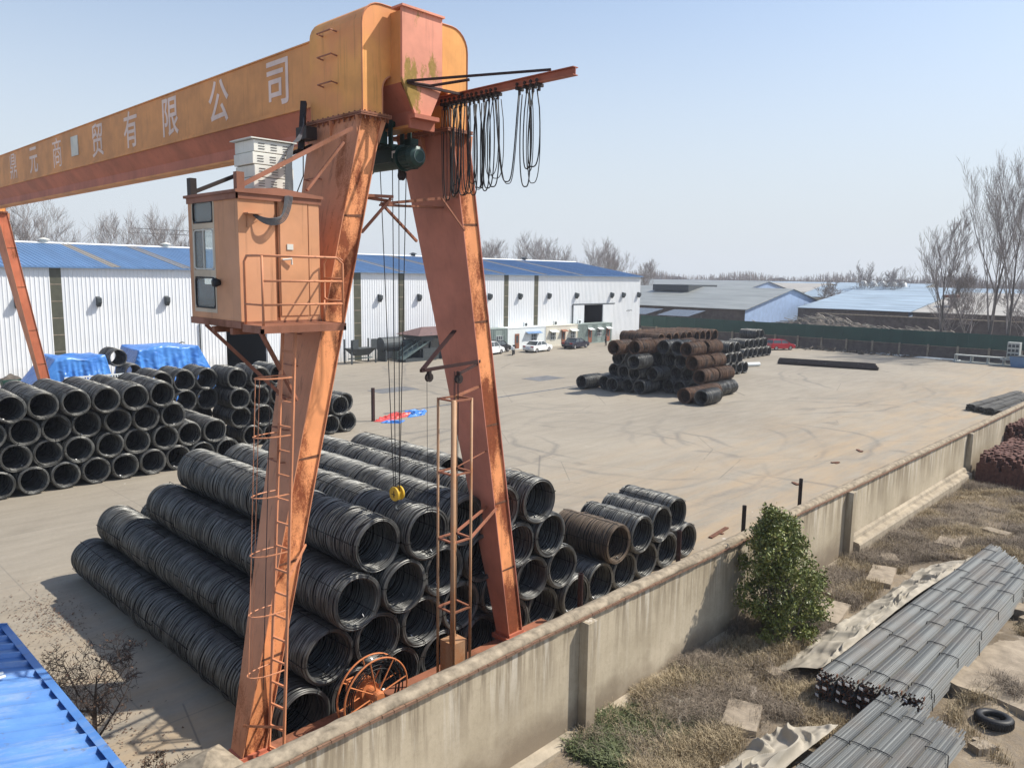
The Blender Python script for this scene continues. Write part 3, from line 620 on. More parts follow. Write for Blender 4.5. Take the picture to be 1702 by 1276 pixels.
m = MB(); m.prism([(hx - .27, hzc), (hx - .24, hzc + .22), (hx + .24, hzc + .22), (hx + .27, hzc), (hx + .27, hzc - .1), (hx + .24, hzc - .1), (hx + .2, hzc + .18), (hx - .2, hzc + .18), (hx - .24, hzc - .1), (hx - .27, hzc - .1)], 'y', 13.3, 14.5); hpart(m, 'drum_guard', MT['hoistgreen'])
m = MB()
for y in (13.35, 13.6, 14.2, 14.45):
    for s in (-1, 1):
        m.box((hx + s * .25 - .015, y - .06, hzc + .2), (hx + s * .25 + .015, y + .06, 13.15)); m.lathe([(0, hx + s * .2 - .03), (.07, hx + s * .2 - .03), (.07, hx + s * .2 + .03), (0, hx + s * .2 + .03)], (0, y, 13.07), 'x', 14)
m.box((hx - .28, 13.3, hzc + .22), (hx + .28, 14.5, hzc + .27)); m.box((hx - .55, 13.45, 12.68), (hx - .26, 13.9, 12.92)); m.box((hx + .28, 13.3, 12.6), (hx + .45, 13.7, 12.85)); hpart(m, 'trolley', MT['hoistgreen'])
m = MB(); m.lathe([(0, hx - .03), (.11, hx - .03), (.09, hx), (.11, hx + .03), (0, hx + .03)], (0, 13.3, 12.06), 'x', 16); m.box((hx - .04, 13.22, 12.08), (hx + .04, 13.38, 12.3)); hpart(m, 'guide_sheave', MT['darksteel'])
HK = (10.33, 13.5, 5.12)
for a, b in (((hx + .05, 14.12, 12.2), (HK[0] - .02, HK[1] + .09, 5.2)), ((hx, 13.62, 12.2), (HK[0], HK[1] + .06, 5.2)), ((hx, 13.40, 12.0), (HK[0] + .02, HK[1] - .06, 5.2)), ((hx, 13.15, 12.1), (HK[0], HK[1] - .09, 5.2))):
    m = MB(); m.tube([a, b], .010, 5); hpart(m, 'wire_rope', MT['rope'])
m = MB()
for s in (-1, 1): m.lathe([(0, HK[0] + s * .075 - .02), (.16, HK[0] + s * .075 - .02), (.165, HK[0] + s * .075), (.16, HK[0] + s * .075 + .02), (0, HK[0] + s * .075 + .02)], (0, HK[1], HK[2]), 'x', 22)
m.box((HK[0] - .05, HK[1] - .1, HK[2] - .12), (HK[0] + .05, HK[1] + .1, HK[2] + .05)); hb = hpart(m, 'hook_block', MT['yellow'])
m = MB()
for s in (-1, 1): m.box((HK[0] + s * .1 - .004, HK[1] - .05, HK[2] - .02), (HK[0] + s * .1 + .004, HK[1] + .07, HK[2])); m.box((HK[0] + s * .1 - .004, HK[1] - .02, HK[2] - .08), (HK[0] + s * .1 + .004, HK[1], HK[2] + .07))
hpart(m, 'block_marking', MT['darksteel'], hb)
m = MB(); pts = [(HK[0], HK[1], HK[2] - .1), (HK[0], HK[1], HK[2] - .2)] + [(HK[0], HK[1] + .085 * math.sin(R(a)), HK[2] - .3 + .09 * math.cos(R(a))) for a in range(0, 280, 28)]
m.tube(pts, [.03, .03] + [.03, .032, .036, .038, .038, .036, .032, .026, .018, .01], 8); hpart(m, 'hook', MT['greymetal'], hb, smooth=True)
# ------------------------------------------------------------------ COILS
def coil_mesh(seed, mat, L=2.2, RO=.645, RI=.525, n_out=70, n_in=58, seg=48, sides=4, wr=.0145):
    """a bundle of wire rod: hundreds of slightly tilted, off-centre loops round a filler tube coloured as the shade between them; axis = Y"""
    r = random.Random(seed); V = []; F = []; MI = []
    ca = [math.cos(2 * PI * k / seg) for k in range(seg)]; sa = [math.sin(2 * PI * k / seg) for k in range(seg)]
    lob = [(r.uniform(0, 6.28), r.uniform(.002, .009)) for _ in range(3)]
    def loop(y, rad, wr, tilt=.026, off=.010):
        tx, tz = r.gauss(0, tilt), r.gauss(0, tilt); ox, oz = r.gauss(0, off), r.gauss(0, off); n = len(V); ph = r.uniform(0, 6.28); ov = r.uniform(0, .006)
        for k in range(seg):
            a = 2 * PI * k / seg
            rr = rad + sum(b * math.sin((q + 2) * a + p) for q, (p, b) in enumerate(lob)) + ov * math.sin(2 * a + ph)
            for s in range(sides):
                b = 2 * PI * (s + .5) / sides; r2 = rr + wr * math.cos(b)
                yy = y + wr * math.sin(b) + tx * rr * ca[k] + tz * rr * sa[k]
                V.append((ox + r2 * ca[k], max(-L / 2 - .03, min(L / 2 + .03, yy)), oz + r2 * sa[k]))
        for k in range(seg):
            l = (k + 1) % seg
            for s in range(sides):
                t = (s + 1) % sides; F.append((n + k * sides + s, n + k * sides + t, n + l * sides + t, n + l * sides + s)); MI.append(0)
    waist = [r.uniform(-.010, .012) for _ in range(9)]
    for i in range(n_out):
        t = i / (n_out - 1); y = -L / 2 + .02 + (L - .04) * t + r.gauss(0, .006); w_ = waist[int(t * 8)] * (1 - (t * 8) % 1) + waist[min(8, int(t * 8) + 1)] * ((t * 8) % 1)
        loop(y, RO - wr - .003 - abs(r.gauss(0, .014)) + w_ - .03 * max(0, abs(2 * t - 1) - .9) * 10 * .5, wr)
    for i in range(4): loop(r.uniform(-L / 2 + .2, L / 2 - .2), RO - wr + .004, wr * .8, .06, .022)
    for i in range(n_in): t = i / (n_in - 1); loop(-L / 2 + .03 + (L - .06) * t + r.gauss(0, .010), RI + .008 + abs(r.gauss(0, .010)), wr, .022, .009)
    for e in (-1, 1):
        for i in range(7): loop(e * (L / 2 - .01 - abs(r.gauss(0, .012))), RI + .02 + (RO - RI - .05) * i / 6, wr, .006, .006)
    # filler tube, its black stands in for shade in the gaps between loops
    prof = [(RI + .03, -L / 2 + .04), (RO - .042, -L / 2 + .04), (RO - .042, L / 2 - .04), (RI + .03, L / 2 - .04)]; n = len(V)
    for rr, y in prof:
        for k in range(seg): V.append((rr * ca[k], y, rr * sa[k]))
    for i in range(4):
        j = (i + 1) % 4
        for k in range(seg): l = (k + 1) % seg; F.append((n + i * seg + k, n + i * seg + l, n + j * seg + l, n + j * seg + k)); MI.append(1)
    # tie wires through the bore
    for q in range(4):
        a = q * PI / 2 + .5 + r.uniform(-.2, .2); n = len(V); path = [(RO + .004, -L / 2 - .02), (RO + .004, L / 2 + .02), (RI - .004, L / 2 + .02), (RI - .004, -L / 2 - .02)]
        d = .008
        for rr, y in path:
            for da in (-d, d):
                for dr in (-.006, .006): V.append(((rr + dr) * math.cos(a) - da * math.sin(a), y, (rr + dr) * math.sin(a) + da * math.cos(a)))
        for i in range(4):
            j = (i + 1) % 4
            for u, v in ((0, 1), (1, 3), (3, 2), (2, 0)): F.append((n + i * 4 + u, n + i * 4 + v, n + j * 4 + v, n + j * 4 + u)); MI.append(1)
    me = bpy.data.meshes.new('wire_coil'); me.from_pydata(V, [], F); me.materials.append(mat); me.materials.append(MT['wire_dark'])
    me.polygons.foreach_set('material_index', MI); me.polygons.foreach_set('use_smooth', [True] * len(F)); me.update(); return me
HI = [coil_mesh(10 + i, MT['wire']) for i in range(5)]
HIB = [coil_mesh(30, MT['wire_brown'])]
lo = dict(n_out=44, n_in=34, seg=30, sides=3, wr=.020)
LO = [coil_mesh(50 + i, MT['wire'], **lo) for i in range(4)]
LOR = [coil_mesh(60 + i, MT['wire_rust'], **lo) for i in range(2)]
tagm = MB().box((-.03, -.035, -.003), (.03, .035, .003)).mesh('tag', MT['tagwhite'])
crnd = random.Random(11)
ORD = ['first', 'second', 'third', 'fourth', 'fifth', 'sixth', 'seventh', 'eighth', 'ninth', 'tenth', 'eleventh', 'twelfth']
TIER = ['bottom', 'second', 'third', 'top']
def coil(x, y0, z, L, label, group, meshes, axis='y', color='dark', tagp=0, rough=.012):
    me = crnd.choice(meshes)
    o = bpy.data.objects.new('wire_coil', me); COL.objects.link(o)
    sgn = crnd.choice((-1, 1)); s = (L - .03) / 2.2
    rx = crnd.gauss(0, rough)
    if axis == 'y': o.location = (x + crnd.gauss(0, .012), y0 + L / 2, z); base = Euler((0, 0, rx + (PI if sgn < 0 else 0)))
    else: o.location = (y0 + L / 2, x + crnd.gauss(0, .02), z); base = Euler((0, 0, PI / 2 + rx + (PI if sgn < 0 else 0)))
    roll = crnd.uniform(0, 6.28)
    o.rotation_euler = (base.to_matrix() @ Matrix.Rotation(roll, 3, 'Y')).to_euler()
    o.scale = (1, s, 1)
    tag(o, label, 'wire coil', group)
    if tagp and crnd.random() < tagp:
        t = bpy.data.objects.new('paper_tag', tagm); COL.objects.link(t); t.parent = o
        # tag lies low on the bore near the open face that looks towards the camera
        a = crnd.uniform(-2.2, -.9); W = Vector((.508 * math.cos(a), -L / 2 + crnd.uniform(.1, .5), .508 * math.sin(a)))
        if axis == 'x': W = Vector((-L / 2 + .25, .508 * math.cos(a), .508 * math.sin(a)))
        inv = (Matrix.Translation(o.location) @ o.rotation_euler.to_matrix().to_4x4() @ Matrix.Diagonal((1, s, 1, 1))).inverted()
        wm = Matrix.Translation(Vector(o.location) + W) @ Matrix.Rotation(a + PI / 2 + .5, 4, 'Y' if axis == 'y' else 'X') @ Matrix.Rotation(.5, 4, 'X')
        t.matrix_parent_inverse = Matrix(); t.matrix_basis = inv @ wm
    return o
P = 1.29
# near pile behind the wall
spec = [(8, 13.66, 2.2, 6), (7, 13.6, 2.08, 6), (6, 13.5, 2.05, 5), (5, 13.45, 2.32, 4)]
for t, (n, yf, L, dep) in enumerate(spec):
    z = .645 + 1.117 * t
    for k in range(n):
        x = 7.95 + .645 * t + P * k; yoff = crnd.gauss(0, .05)
        for d in range(dep):
            gap = 1.25 if (t == 3 and k == 4 and d >= 1) else 0
            if t == 3 and k == 4 and d == 3: continue
            inner = 0 < k < n - 1 and t < 3
            if inner and 2 <= d < dep - 1 and t < 2: continue
            lab = 'dark coil, great pile behind wall, %s tier, %s row from left, %s back from wall' % (TIER[t], ORD[k], ORD[d])
            coil(x, yf + yoff + gap + d * L, z, L, lab, 'wire coils of the great pile under the crane', HI, tagp=.95 if d == 0 else 0)
# small stack right of it
for k, x in enumerate((18.35, 19.68, 21.0, 22.35, 23.75)):
    coil(x, 13.72 + .06 * k, .645, 2.15, 'dark coil, %s from left in bottom tier of the small low stack beside the wall' % ORD[k], 'coils of the small low stack by the wall', HI, tagp=.9)
for k, (x, y) in enumerate(((19.02, 13.6), (20.35, 13.6), (21.68, 13.75), (23.05, 14.0))):
    coil(x, y, 1.75, 2.25, ('brown weathered coil, left end of upper tier in small low stack by the wall' if k == 0 else 'dark coil, %s from left in upper tier of the small low stack by the wall' % ORD[k]), 'coils of the small low stack by the wall', HIB if k == 0 else HI, tagp=.9)
# left stack in the middle of the yard (front row) and the one behind it
for t, n, xs in ((0, 11, 5.4), (1, 10, 6.05), (2, 8, 6.45), (3, 7, 7.2)):
    for k in range(n):
        deps = 2
        if t == 3 or (t == 1 and k >= 8) or (t == 2 and k == 7) or t == 0 or k > n - 3 or k < 2 or t == 2:
            pass
        for d in range(deps):
            coil(xs + P * k + (.0), 38.45 + (0 if t < 3 else -.35) + crnd.gauss(0, .06) + d * 2.45, .645 + 1.117 * t, 2.42, 'dark coil, left mid-yard stack, %s tier, %s from left, %s coil back' % (TIER[t], ORD[k], ORD[d]), 'coils of the left stack in mid yard', LO, tagp=.5 if d == 0 else 0)
for t, n, xs in ((0, 9, 17.15), (1, 9, 16.55), (2, 8, 16.4), (3, 7, 16.4)):
    for k in range(n):
        x = xs + P * k + (0 if t != 1 else 0)
        coil(x, 41.0 + (2.2 if t < 2 and x < 19.8 else 0) + (1.0 if x < 20.2 and t >= 2 else 0) + crnd.gauss(0, .08), .645 + 1.117 * t, 2.3, 'dark coil, stack behind crane leg in mid yard, %s tier, %s from left' % (TIER[t], ORD[k]), 'coils of the second stack in mid yard', LO, tagp=.3)
coil(27.9, 41.9, 1.72, 1.3, 'short slumped coil leaning on the right end of the mid-yard stack', None, LO)
# between the blue tarpaulins
coil(19.9, 58.4, 3.75, 2.2, 'dark coil on top between the two blue tarpaulins', None, LO)
coil(20.6, 57.6, 2.7, 1.8, 'dark coil lying below the upper one between the blue tarpaulins', None, LO)
for k, (x, z) in enumerate(((19.5, .645), (20.8, .645), (20.1, 1.75))): coil(x, 58.4, z, 2.3, 'dark coil hidden low between the blue tarpaulins, %s from left' % ORD[k], 'coils low between the tarpaulins', LO)
# far stack, axes along the yard (rust mixed in)
for t, n, y0 in ((0, 8, 41.6), (1, 7, 41.0), (2, 6, 40.4), (3, 5, 39.7)):
    for k in range(n):
        y = y0 - 1.26 * k; xf = 55.2 if y > 37.5 else 57.6
        for d in range(2):
            rusty = (t == 3 and (k in (0, 1, 4) or d)) or (k == n - 1 and t > 0); xx = xf + crnd.gauss(0, .25) + d * 2.35 - (1.3 if (d == 0 and (t, k) in ((1, 3), (3, 0), (2, 2))) else 0)
            coil(y, xx, .645 + 1.117 * t, 2.3, '%s coil, far centre stack, %s tier, %s from left end, %s' % ('rusty' if rusty else 'dark', TIER[t], ORD[k], 'front' if d == 0 else 'behind'), 'coils of the far centre stack', LOR if rusty else LO, 'x', tagp=.4 if d == 0 else 0, rough=.03)
coil(43.0, 53.6, .645, 2.5, 'lone dark coil lying at the left foot of the far centre stack', None, LO, 'x')
coil(32.5, 53.6, .645, 2.5, 'rusty coil, left of two lying in front of far stack', None, LOR, 'x')
coil(31.1, 53.8, .645, 2.4, 'dark coil, nearest of the three lying in front of far stack', None, LO, 'x')
coil(32.6, 56.3, .645, 2.5, 'rusty coil, right of those lying in front of far stack', None, LOR, 'x')
for t, n, xs in ((0, 9, 62.6), (1, 9, 63.2), (2, 9, 63.6), (3, 9, 64.4)):
    for k in range(n):
        if t < 2 and k < 6: continue
        for d in range(2 if t == 3 else 1): coil(xs + P * k, 41.8 + d * 2.4 + crnd.gauss(0, .1), .645 + 1.117 * t, 2.35, 'rusty coil, stack behind far centre stack, %s tier, %s from left, %s' % (TIER[t], ORD[k], 'front' if d == 0 else 'behind'), 'rusty coils behind the far centre stack', LOR)
for t, xs in ((0, (71.3, 72.6, 73.9, 75.2, 76.5)), (1, (72.6, 73.9, 75.2)), (2, (73.2, 74.5))):
    for k, x in enumerate(xs): coil(x, 39.0, .645 + 1.117 * t, 2.3, 'dark greenish coil, stack right of the rusty ones, %s tier, %s from left' % (TIER[t], ORD[k]), 'dark coils right of the rusty stack', LO)
for t, xs in ((0, (90.5, 91.8, 93.1, 94.4, 95.7, 97.0)), (1, (91.2, 92.5, 93.8, 95.1, 96.4)), (2, (94.6, 95.9))):
    for k, x in enumerate(xs): coil(x, 46.2 + .3 * t, .645 + 1.117 * t, 2.3, 'dark coil, farthest stack left of red car, %s tier, %s from left' % (TIER[t], ORD[k]), 'coils of the farthest stack by the red car', LO)
# ------------------------------------------------------------------ BOUNDARY WALL
bw = thing('boundary_wall', 'long rendered boundary wall with brick coping separating the coil yard from rough ground', 'wall', (12.5, 9.95, 0))
def wpart(mb, name, mat, **k):
    mb.v = [(x - 12.5, y - 9.95, z) for x, y, z in mb.v]; return mb.build(name, mat, bw, **k)
def wz(x): return 2.66 - .0035 * max(0, x - 12)
m = MB()
xs = [2, 12.45, 27.45, 43.2, 58, 74, 92, 113.2]
for a, b in zip(xs[:-1], xs[1:]): m.hexa([(a, 9.84, -.2), (b, 9.84, -.2), (b, 10.08, -.2), (a, 10.08, -.2)], [(a, 9.84, wz(a)), (b, 9.84, wz(b)), (b, 10.08, wz(b)), (a, 10.08, wz(a))])
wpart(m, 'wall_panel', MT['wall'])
for x in xs[1:-1]:
    m = MB(); m.box((x - .02, 9.60, -.2), (x + .30, 9.838, wz(x) - .02)); wpart(m, 'pillar', MT['wall'], bevel=.01)
# brick course under the cap, individual headers with gaps
m = MB(); rb_ = random.Random(5); x = 2.0
while x < 75:
    L = .245; z = wz(x); o_ = rb_.uniform(-.006, .006); m.box((x, 9.765 + o_, z + .002 + rb_.uniform(-.003, .003)), (x + L - .012, 10.15, z + .055)); x += L
wpart(m, 'brick_course', MT['brick'])
rb2 = random.Random(9); m = MB(); N = 420
rows = []
offs = [(9.80, .058), (9.80, .10), (9.86, .15), (9.96, .175), (10.06, .155), (10.13, .105), (10.13, .058)]
for i in range(N + 1):
    x = 2 + 111 * i / N; z = wz(x); rows.append([(x, y + rb2.uniform(-.012, .012), z + h + (rb2.uniform(-.012, .012) if 0 < j < 6 else 0)) for j, (y, h) in enumerate(offs)])
vs = [p for r_ in rows for p in r_]; K = len(offs)
m.add(vs, [(i * K + j, (i + 1) * K + j, (i + 1) * K + j + 1, i * K + j + 1) for i in range(N) for j in range(K - 1)] + [tuple(range(K))])
wpart(m, 'coping', MT['coping'], smooth=True)
m = MB(); m.prism([(9.45, -.2), (9.45, .55), (9.50, .62), (9.70, .66), (9.74, .78), (9.837, .84), (9.837, -.2)], 'x', 28.0, 43.0); wpart(m, 'plinth', MT['ledge'])
m = MB(); m.prism([(9.6, -.2), (9.6, .12), (9.74, .2), (9.837, .22), (9.837, -.2)], 'x', 2.0, 12.35); m.prism([(9.6, -.2), (9.6, .12), (9.74, .2), (9.837, .22), (9.837, -.2)], 'x', 12.8, 27.4); wpart(m, 'footing', MT['ledge'])
# steel pipes standing along the inside
p0 = None
for i, (x, zt) in enumerate(((15.9, 1.95), (20.9, 2.0), (25.25, 1.92), (30.0, 2.05))):
    t = thing('steel_post', ['rusty brown pipe post, nearest of those standing behind the boundary wall', 'rusty brown pipe post in front of the small coil stack', 'black pipe post behind the wall just left of the bush', 'black pipe post behind the wall, right of the bush'][i], 'post', (x, 12.6, 0), 0, 'pipe posts along the inside of the wall')
    m = MB(); m.lathe([(.075, -.1), (.075, zt), (.058, zt), (.058, zt - .3), (0, zt - .3)], n=18); m.build('pipe', MT['brownsteel' if i < 2 else 'darksteel'], t, smooth=False)
t = thing('steel_post', 'tall brown steel post standing by the red and blue tarpaulin', 'post', (30.75, 42.8, 0)); MB().box((-.09, -.09, 0), (.09, .09, 2.3)).build('pipe', MT['brownsteel'], t)
# gate pillar with pyramid cap
t = thing('gate_pillar', 'square pale concrete pillar with a low pyramid cap at the wall end', 'pillar', (4.72, 11.0, 0), R(4))
MB().box((-.33, -.33, 0), (.33, .33, 2.05)).build('shaft', MT['slab'], t, bevel=.02)
m = MB(); m.box((-.41, -.41, 2.05), (.41, .41, 2.38)); m.add([(-.41, -.41, 2.381), (.41, -.41, 2.381), (.41, .41, 2.381), (-.41, .41, 2.381), (0, 0, 2.62)], [(0, 1, 4), (1, 2, 4), (2, 3, 4), (3, 0, 4)]); m.build('cap', MT['coping'], t, bevel=.01)
# ------------------------------------------------------------------ WAREHOUSE
WX, WY = 60.0, 74.5
wh = thing('warehouse', 'long white corrugated warehouse with blue roof along the back of the yard', 'warehouse', (WX, WY, 0))
def whp(mb, name, mat, parent=None, **k):
    mb.v = [(x - WX, y - WY, z) for x, y, z in mb.v]; return mb.build(name, mat, parent or wh, **k)
EAV, RID, RY, XL, XR = 10.18, 12.55, 88.8, -20.0, 107.7
strips = [(5.0, 5.9), (20.2, 21.1), (51.0, 52.0), (57.35, 58.3), (63.8, 64.6), (75.4, 76.3), (81.5, 82.4)]
doors = [(92.9, 97.5, 5.72), (35.7, 40.0, 5.2)]
def corr_x(m, xa, xb, za, zb, y, pitch=.34, d=.035):
    n = max(1, round((xb - xa) / pitch)); p = (xb - xa) / n; pts = []
    for i in range(n): x = xa + i * p; pts += [(x, 0), (x + p * .62, 0), (x + p * .72, -d), (x + p * .9, -d)]
    pts.append((xb, 0)); vs = [(x, y + dy, za) for x, dy in pts] + [(x, y + dy, zb) for x, dy in pts]; N = len(pts)
    m.add(vs, [(i, i + 1, N + i + 1, N + i) for i in range(N - 1)])
m = MB(); cuts = sorted([(a, b, 0, EAV) for a, b in strips] + [(a, b, 0, z) for a, b, z in doors]); x = XL
for a, b, za, zb in cuts:
    corr_x(m, x, a, 0, EAV, WY); x = b
    if zb < EAV: corr_x(m, a, b, zb, EAV, WY)
corr_x(m, x, XR, 0, EAV, WY); whp(m, 'wall', MT['whitewall'], fix=False)
m = MB(); m.add([(XR, WY, 0), (XR, 103, 0), (XR, 103, EAV), (XR, RY, RID - .05), (XR, WY, EAV)], [(0, 1, 2, 3, 4)]); m.add([(XL, WY, 0), (XL, 103, 0), (XL, 103, EAV), (XL, RY, RID - .05), (XL, WY, EAV)], [(0, 1, 2, 3, 4)])
m.box((XL, 103, 0), (XR, 103.1, EAV)); whp(m, 'end_wall', MT['whitewall'])
for a, b in strips:
    m = MB(); m.box((a, WY + .01, 0), (b, WY + .03, EAV)); s = whp(m, 'daylight_strip', MT['stripwin'])
    for z in np.arange(1.4, EAV, 1.45): m = MB(); m.box((a, WY - .01, z), (b, WY + .005, z + .07)); whp(m, 'glazing_bar', MT['slab'], s)
for a, b, z in doors:
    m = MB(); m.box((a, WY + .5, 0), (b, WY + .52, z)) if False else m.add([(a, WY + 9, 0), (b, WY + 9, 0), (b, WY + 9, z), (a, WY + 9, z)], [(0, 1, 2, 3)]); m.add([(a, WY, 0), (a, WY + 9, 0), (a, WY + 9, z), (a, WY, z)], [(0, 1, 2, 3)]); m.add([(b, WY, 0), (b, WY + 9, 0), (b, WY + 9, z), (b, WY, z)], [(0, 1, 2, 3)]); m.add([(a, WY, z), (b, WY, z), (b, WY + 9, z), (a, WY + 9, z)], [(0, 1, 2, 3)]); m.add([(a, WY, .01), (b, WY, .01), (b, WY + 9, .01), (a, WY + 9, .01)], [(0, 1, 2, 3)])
    whp(m, 'doorway', MT['navy'])  # near-black lining: darkness of the unlit interior put in as colour
for a, b in ((90.3, 92.85), (97.55, 100.3)): m = MB(); corr_x(m, a, b, .05, 5.75, WY - .12, .3, .02); m.box((a, WY - .11, .05), (b, WY - .06, 5.75)); whp(m, 'sliding_door', MT['whitewall'])
m = MB(); m.box((90.1, WY - .18, 5.8), (100.6, WY - .05, 5.92)); m.box((35, WY - .18, 5.25), (45, WY - .05, 5.37)); whp(m, 'door_rail', MT['greymetal'])
m = MB(); corr_x(m, 40.1, 44.8, .05, 5.2, WY - .12, .3, .02); whp(m, 'sliding_door', MT['whitewall'])
for x, z0_ in ((33.0, 0), (90.0, 0)): m = MB(); m.tube([(x, WY - .12, z0_), (x, WY - .12, 4.9 if x < 50 else 5.8)], .07, 8); whp(m, 'downpipe', MT['greymetal'])
def roofslope(xa, xb, ya, yb, za, zb, mat, name, dz=0, skip=()):
    m = MB(); n = round((xb - xa) / .42); p = (xb - xa) / n; pts = []
    for i in range(n): x = xa + i * p; pts += [(x, 0), (x + p * .7, 0), (x + p * .78, .045), (x + p * .92, .045)]
    pts.append((xb, 0)); N = len(pts); m.add([(x, ya, za + h + dz) for x, h in pts] + [(x, yb, zb + h + dz) for x, h in pts], [(i, i + 1, N + i + 1, N + i) for i in range(N - 1)])
    return whp(m, name, mat, fix=False)
rf = roofslope(XL - .2, XR + .15, WY - .35, RY, EAV - .0, RID, MT['blueroof'], 'roof')
roofslope(XL - .2, XR + .15, 103.3, RY, EAV - .0, RID, MT['blueroof'], 'roof')
for xc in (1.0, 13.2, 25.5, 32.0, 49.5, 58, 66.5, 75, 83.5, 92):
    xs_ = xc + (0 if xc > 30 else 0); roofslope(xs_ - .45, xs_ + .45, WY - .36, RY, EAV + .012, RID + .012, MT['skylight'], 'skylight', .02)
m = MB(); m.prism([(RY - .4, RID - .02), (RY, RID + .14), (RY + .4, RID - .02)], 'x', XL - .2, XR + .2); whp(m, 'ridge_cap', MT['whitewall'])
m = MB(); m.prism([(WY - .42, EAV - .1), (WY - .42, EAV + .02), (WY - .36, EAV + .02), (WY - .36, EAV - .06), (WY - .03, EAV - .06), (WY - .03, EAV - .1)], 'x', XL, XR + .15); whp(m, 'gutter', MT['blueroof'])
for x in (23.8, 35.9, 71.1, 83.0, 94.5):
    m = MB(); m.lathe([(.32, RID), (.32, RID + .3), (.55, RID + .32), (.55, RID + .38), (.1, RID + .55), (0, RID + .55)], (x, RY, 0), 'z', 14); whp(m, 'roof_vent', MT['whitemetal'] if x < 60 else MT['greymetal'])
for x in (5.5, 12, 17.6, 23.9, 29.9, 42.5, 48.5, 54.5, 60.4, 66.4, 72.5, 78.4, 84.5, 90.8, 99.6, 102.7, 107.0):
    m = MB(); z = 7.2; m.prism([(WY - .62, z + .28), (WY - .02, z + .42), (WY - .02, z - .35), (WY - .3, z - .5), (WY - .62, z - .1)], 'x', x - .16, x + .16); whp(m, 'wall_lamp', MT['greymetal'])
for x, z in ((31.0, 3.1), (104.6, 4.6), (104.0, 4.6)): m = MB(); m.tube([(x, WY, z), (x + .1, WY - .35, z + .1), (x + .25, WY - .5, z + .05)], .05, 6); whp(m, 'camera_bracket', MT['greymetal'])
# ------------------------------------------------------------------ container offices
def office(x0, x1, label, body, doors, wins, awn, front=72.6, h=2.9, ac=True):
    t = thing('container_office', label, 'container office', ((x0 + x1) / 2, front, 0), 0, 'container offices in front of the warehouse'); cx = (x0 + x1) / 2; W = (x1 - x0) / 2
    m = MB(); m.box((-W, 0.02, .12), (W, 1.8, h)); m.box((-W - .03, -.03, h - .02), (W + .03, 1.85, h + .10)); m.box((-W, -.02, 0), (W, .02, .2))
    for x in (-W, W - .1): m.box((x, -.025, .2), (x + .1, .02, h - .02))
    if body is MT['greycont']:
        n = int(2 * W / .3)
        for i in range(n): x = -W + .12 + i * .3; m.box((x, -.03, .22), (x + .13, .018, h - .05)) if all(abs(x - d) > .5 for d in doors + wins) else None
    m.build('body', body, t)
    for d in doors: m = MB(); m.box((d - .4, -.05, .15), (d + .4, -.001, 2.15)); q = m.build('door', MT['door_red'] if body is MT['greycont'] else MT['rusty'], t); MB().box((d - .22, -.06, .9), (d + .22, -.051, 1.9)).build('panel', MT['greymetal'], q)
    for d in wins:
        m = MB(); m.box((d - .55, -.035, 1.0), (d + .55, -.001, 2.0)); q = m.build('window', MT['glass'], t); m = MB()
        for x in (-.57, -.2, .2, .53): m.box((d + x, -.055, 1.0), (d + x + .04, -.036, 2.0))
        for z in (.96, 1.48, 2.0): m.box((d - .57, -.057, z), (d + .57, -.037, z + .04))
        m.build('frame', MT['whitepanel'], q)
    for d, wd, mt in awn: m = MB(); m.prism([(0, 2.35), (-.55, 2.12), (-.55, 2.09), (0, 2.31)], 'x', d - wd, d + wd); m.build('awning', mt, t)
    return t
office(70.0, 74.2, 'first grey open container office, left end of row beside white SUV', MT['greycont'], [], [.6], [])
office(74.3, 82.0, 'white container office with blue awning over its window', MT['whitepanel'], [-2.0], [1.4], [(1.2, 1.5, MT['blueroof'])])
office(82.1, 89.2, 'cream container office with two windows and a dark door', MT['cream'], [.3], [-2.0, 2.5], [(.3, .6, MT['rusty']), (2.5, .8, MT['whitepanel']), (-2.0, .8, MT['whitepanel'])])
office(89.3, 97.6, 'grey ribbed container office with two red doors, right end of row', MT['greycont'], [-1.3, 3.2], [1.0], [(-1.3, .6, MT['whitepanel']), (1.0, .6, MT['whitepanel']), (3.2, .6, MT['whitepanel'])])
for i, (x, l) in enumerate(((78.6, 'outdoor unit on the roof of the white container office'), (84.9, 'outdoor unit on the roof of the cream container office'), (90.4, 'outdoor unit on the roof of the grey ribbed container office'))):
    t = thing('air_conditioner', l, 'air conditioner', (x, 73.3, 3.0), 0, 'air conditioners on the office roofs')
    MB().box((-.4, -.15, 0), (.4, .15, .6)).build('casing', MT['whitepanel'], t, bevel=.02); m = MB(); m.lathe([(0, -.16), (.22, -.17), (.24, -.16), (.24, -.152)], (-.08, 0, .3), 'y', 16); m.build('fan_grille', MT['greymetal'], t)
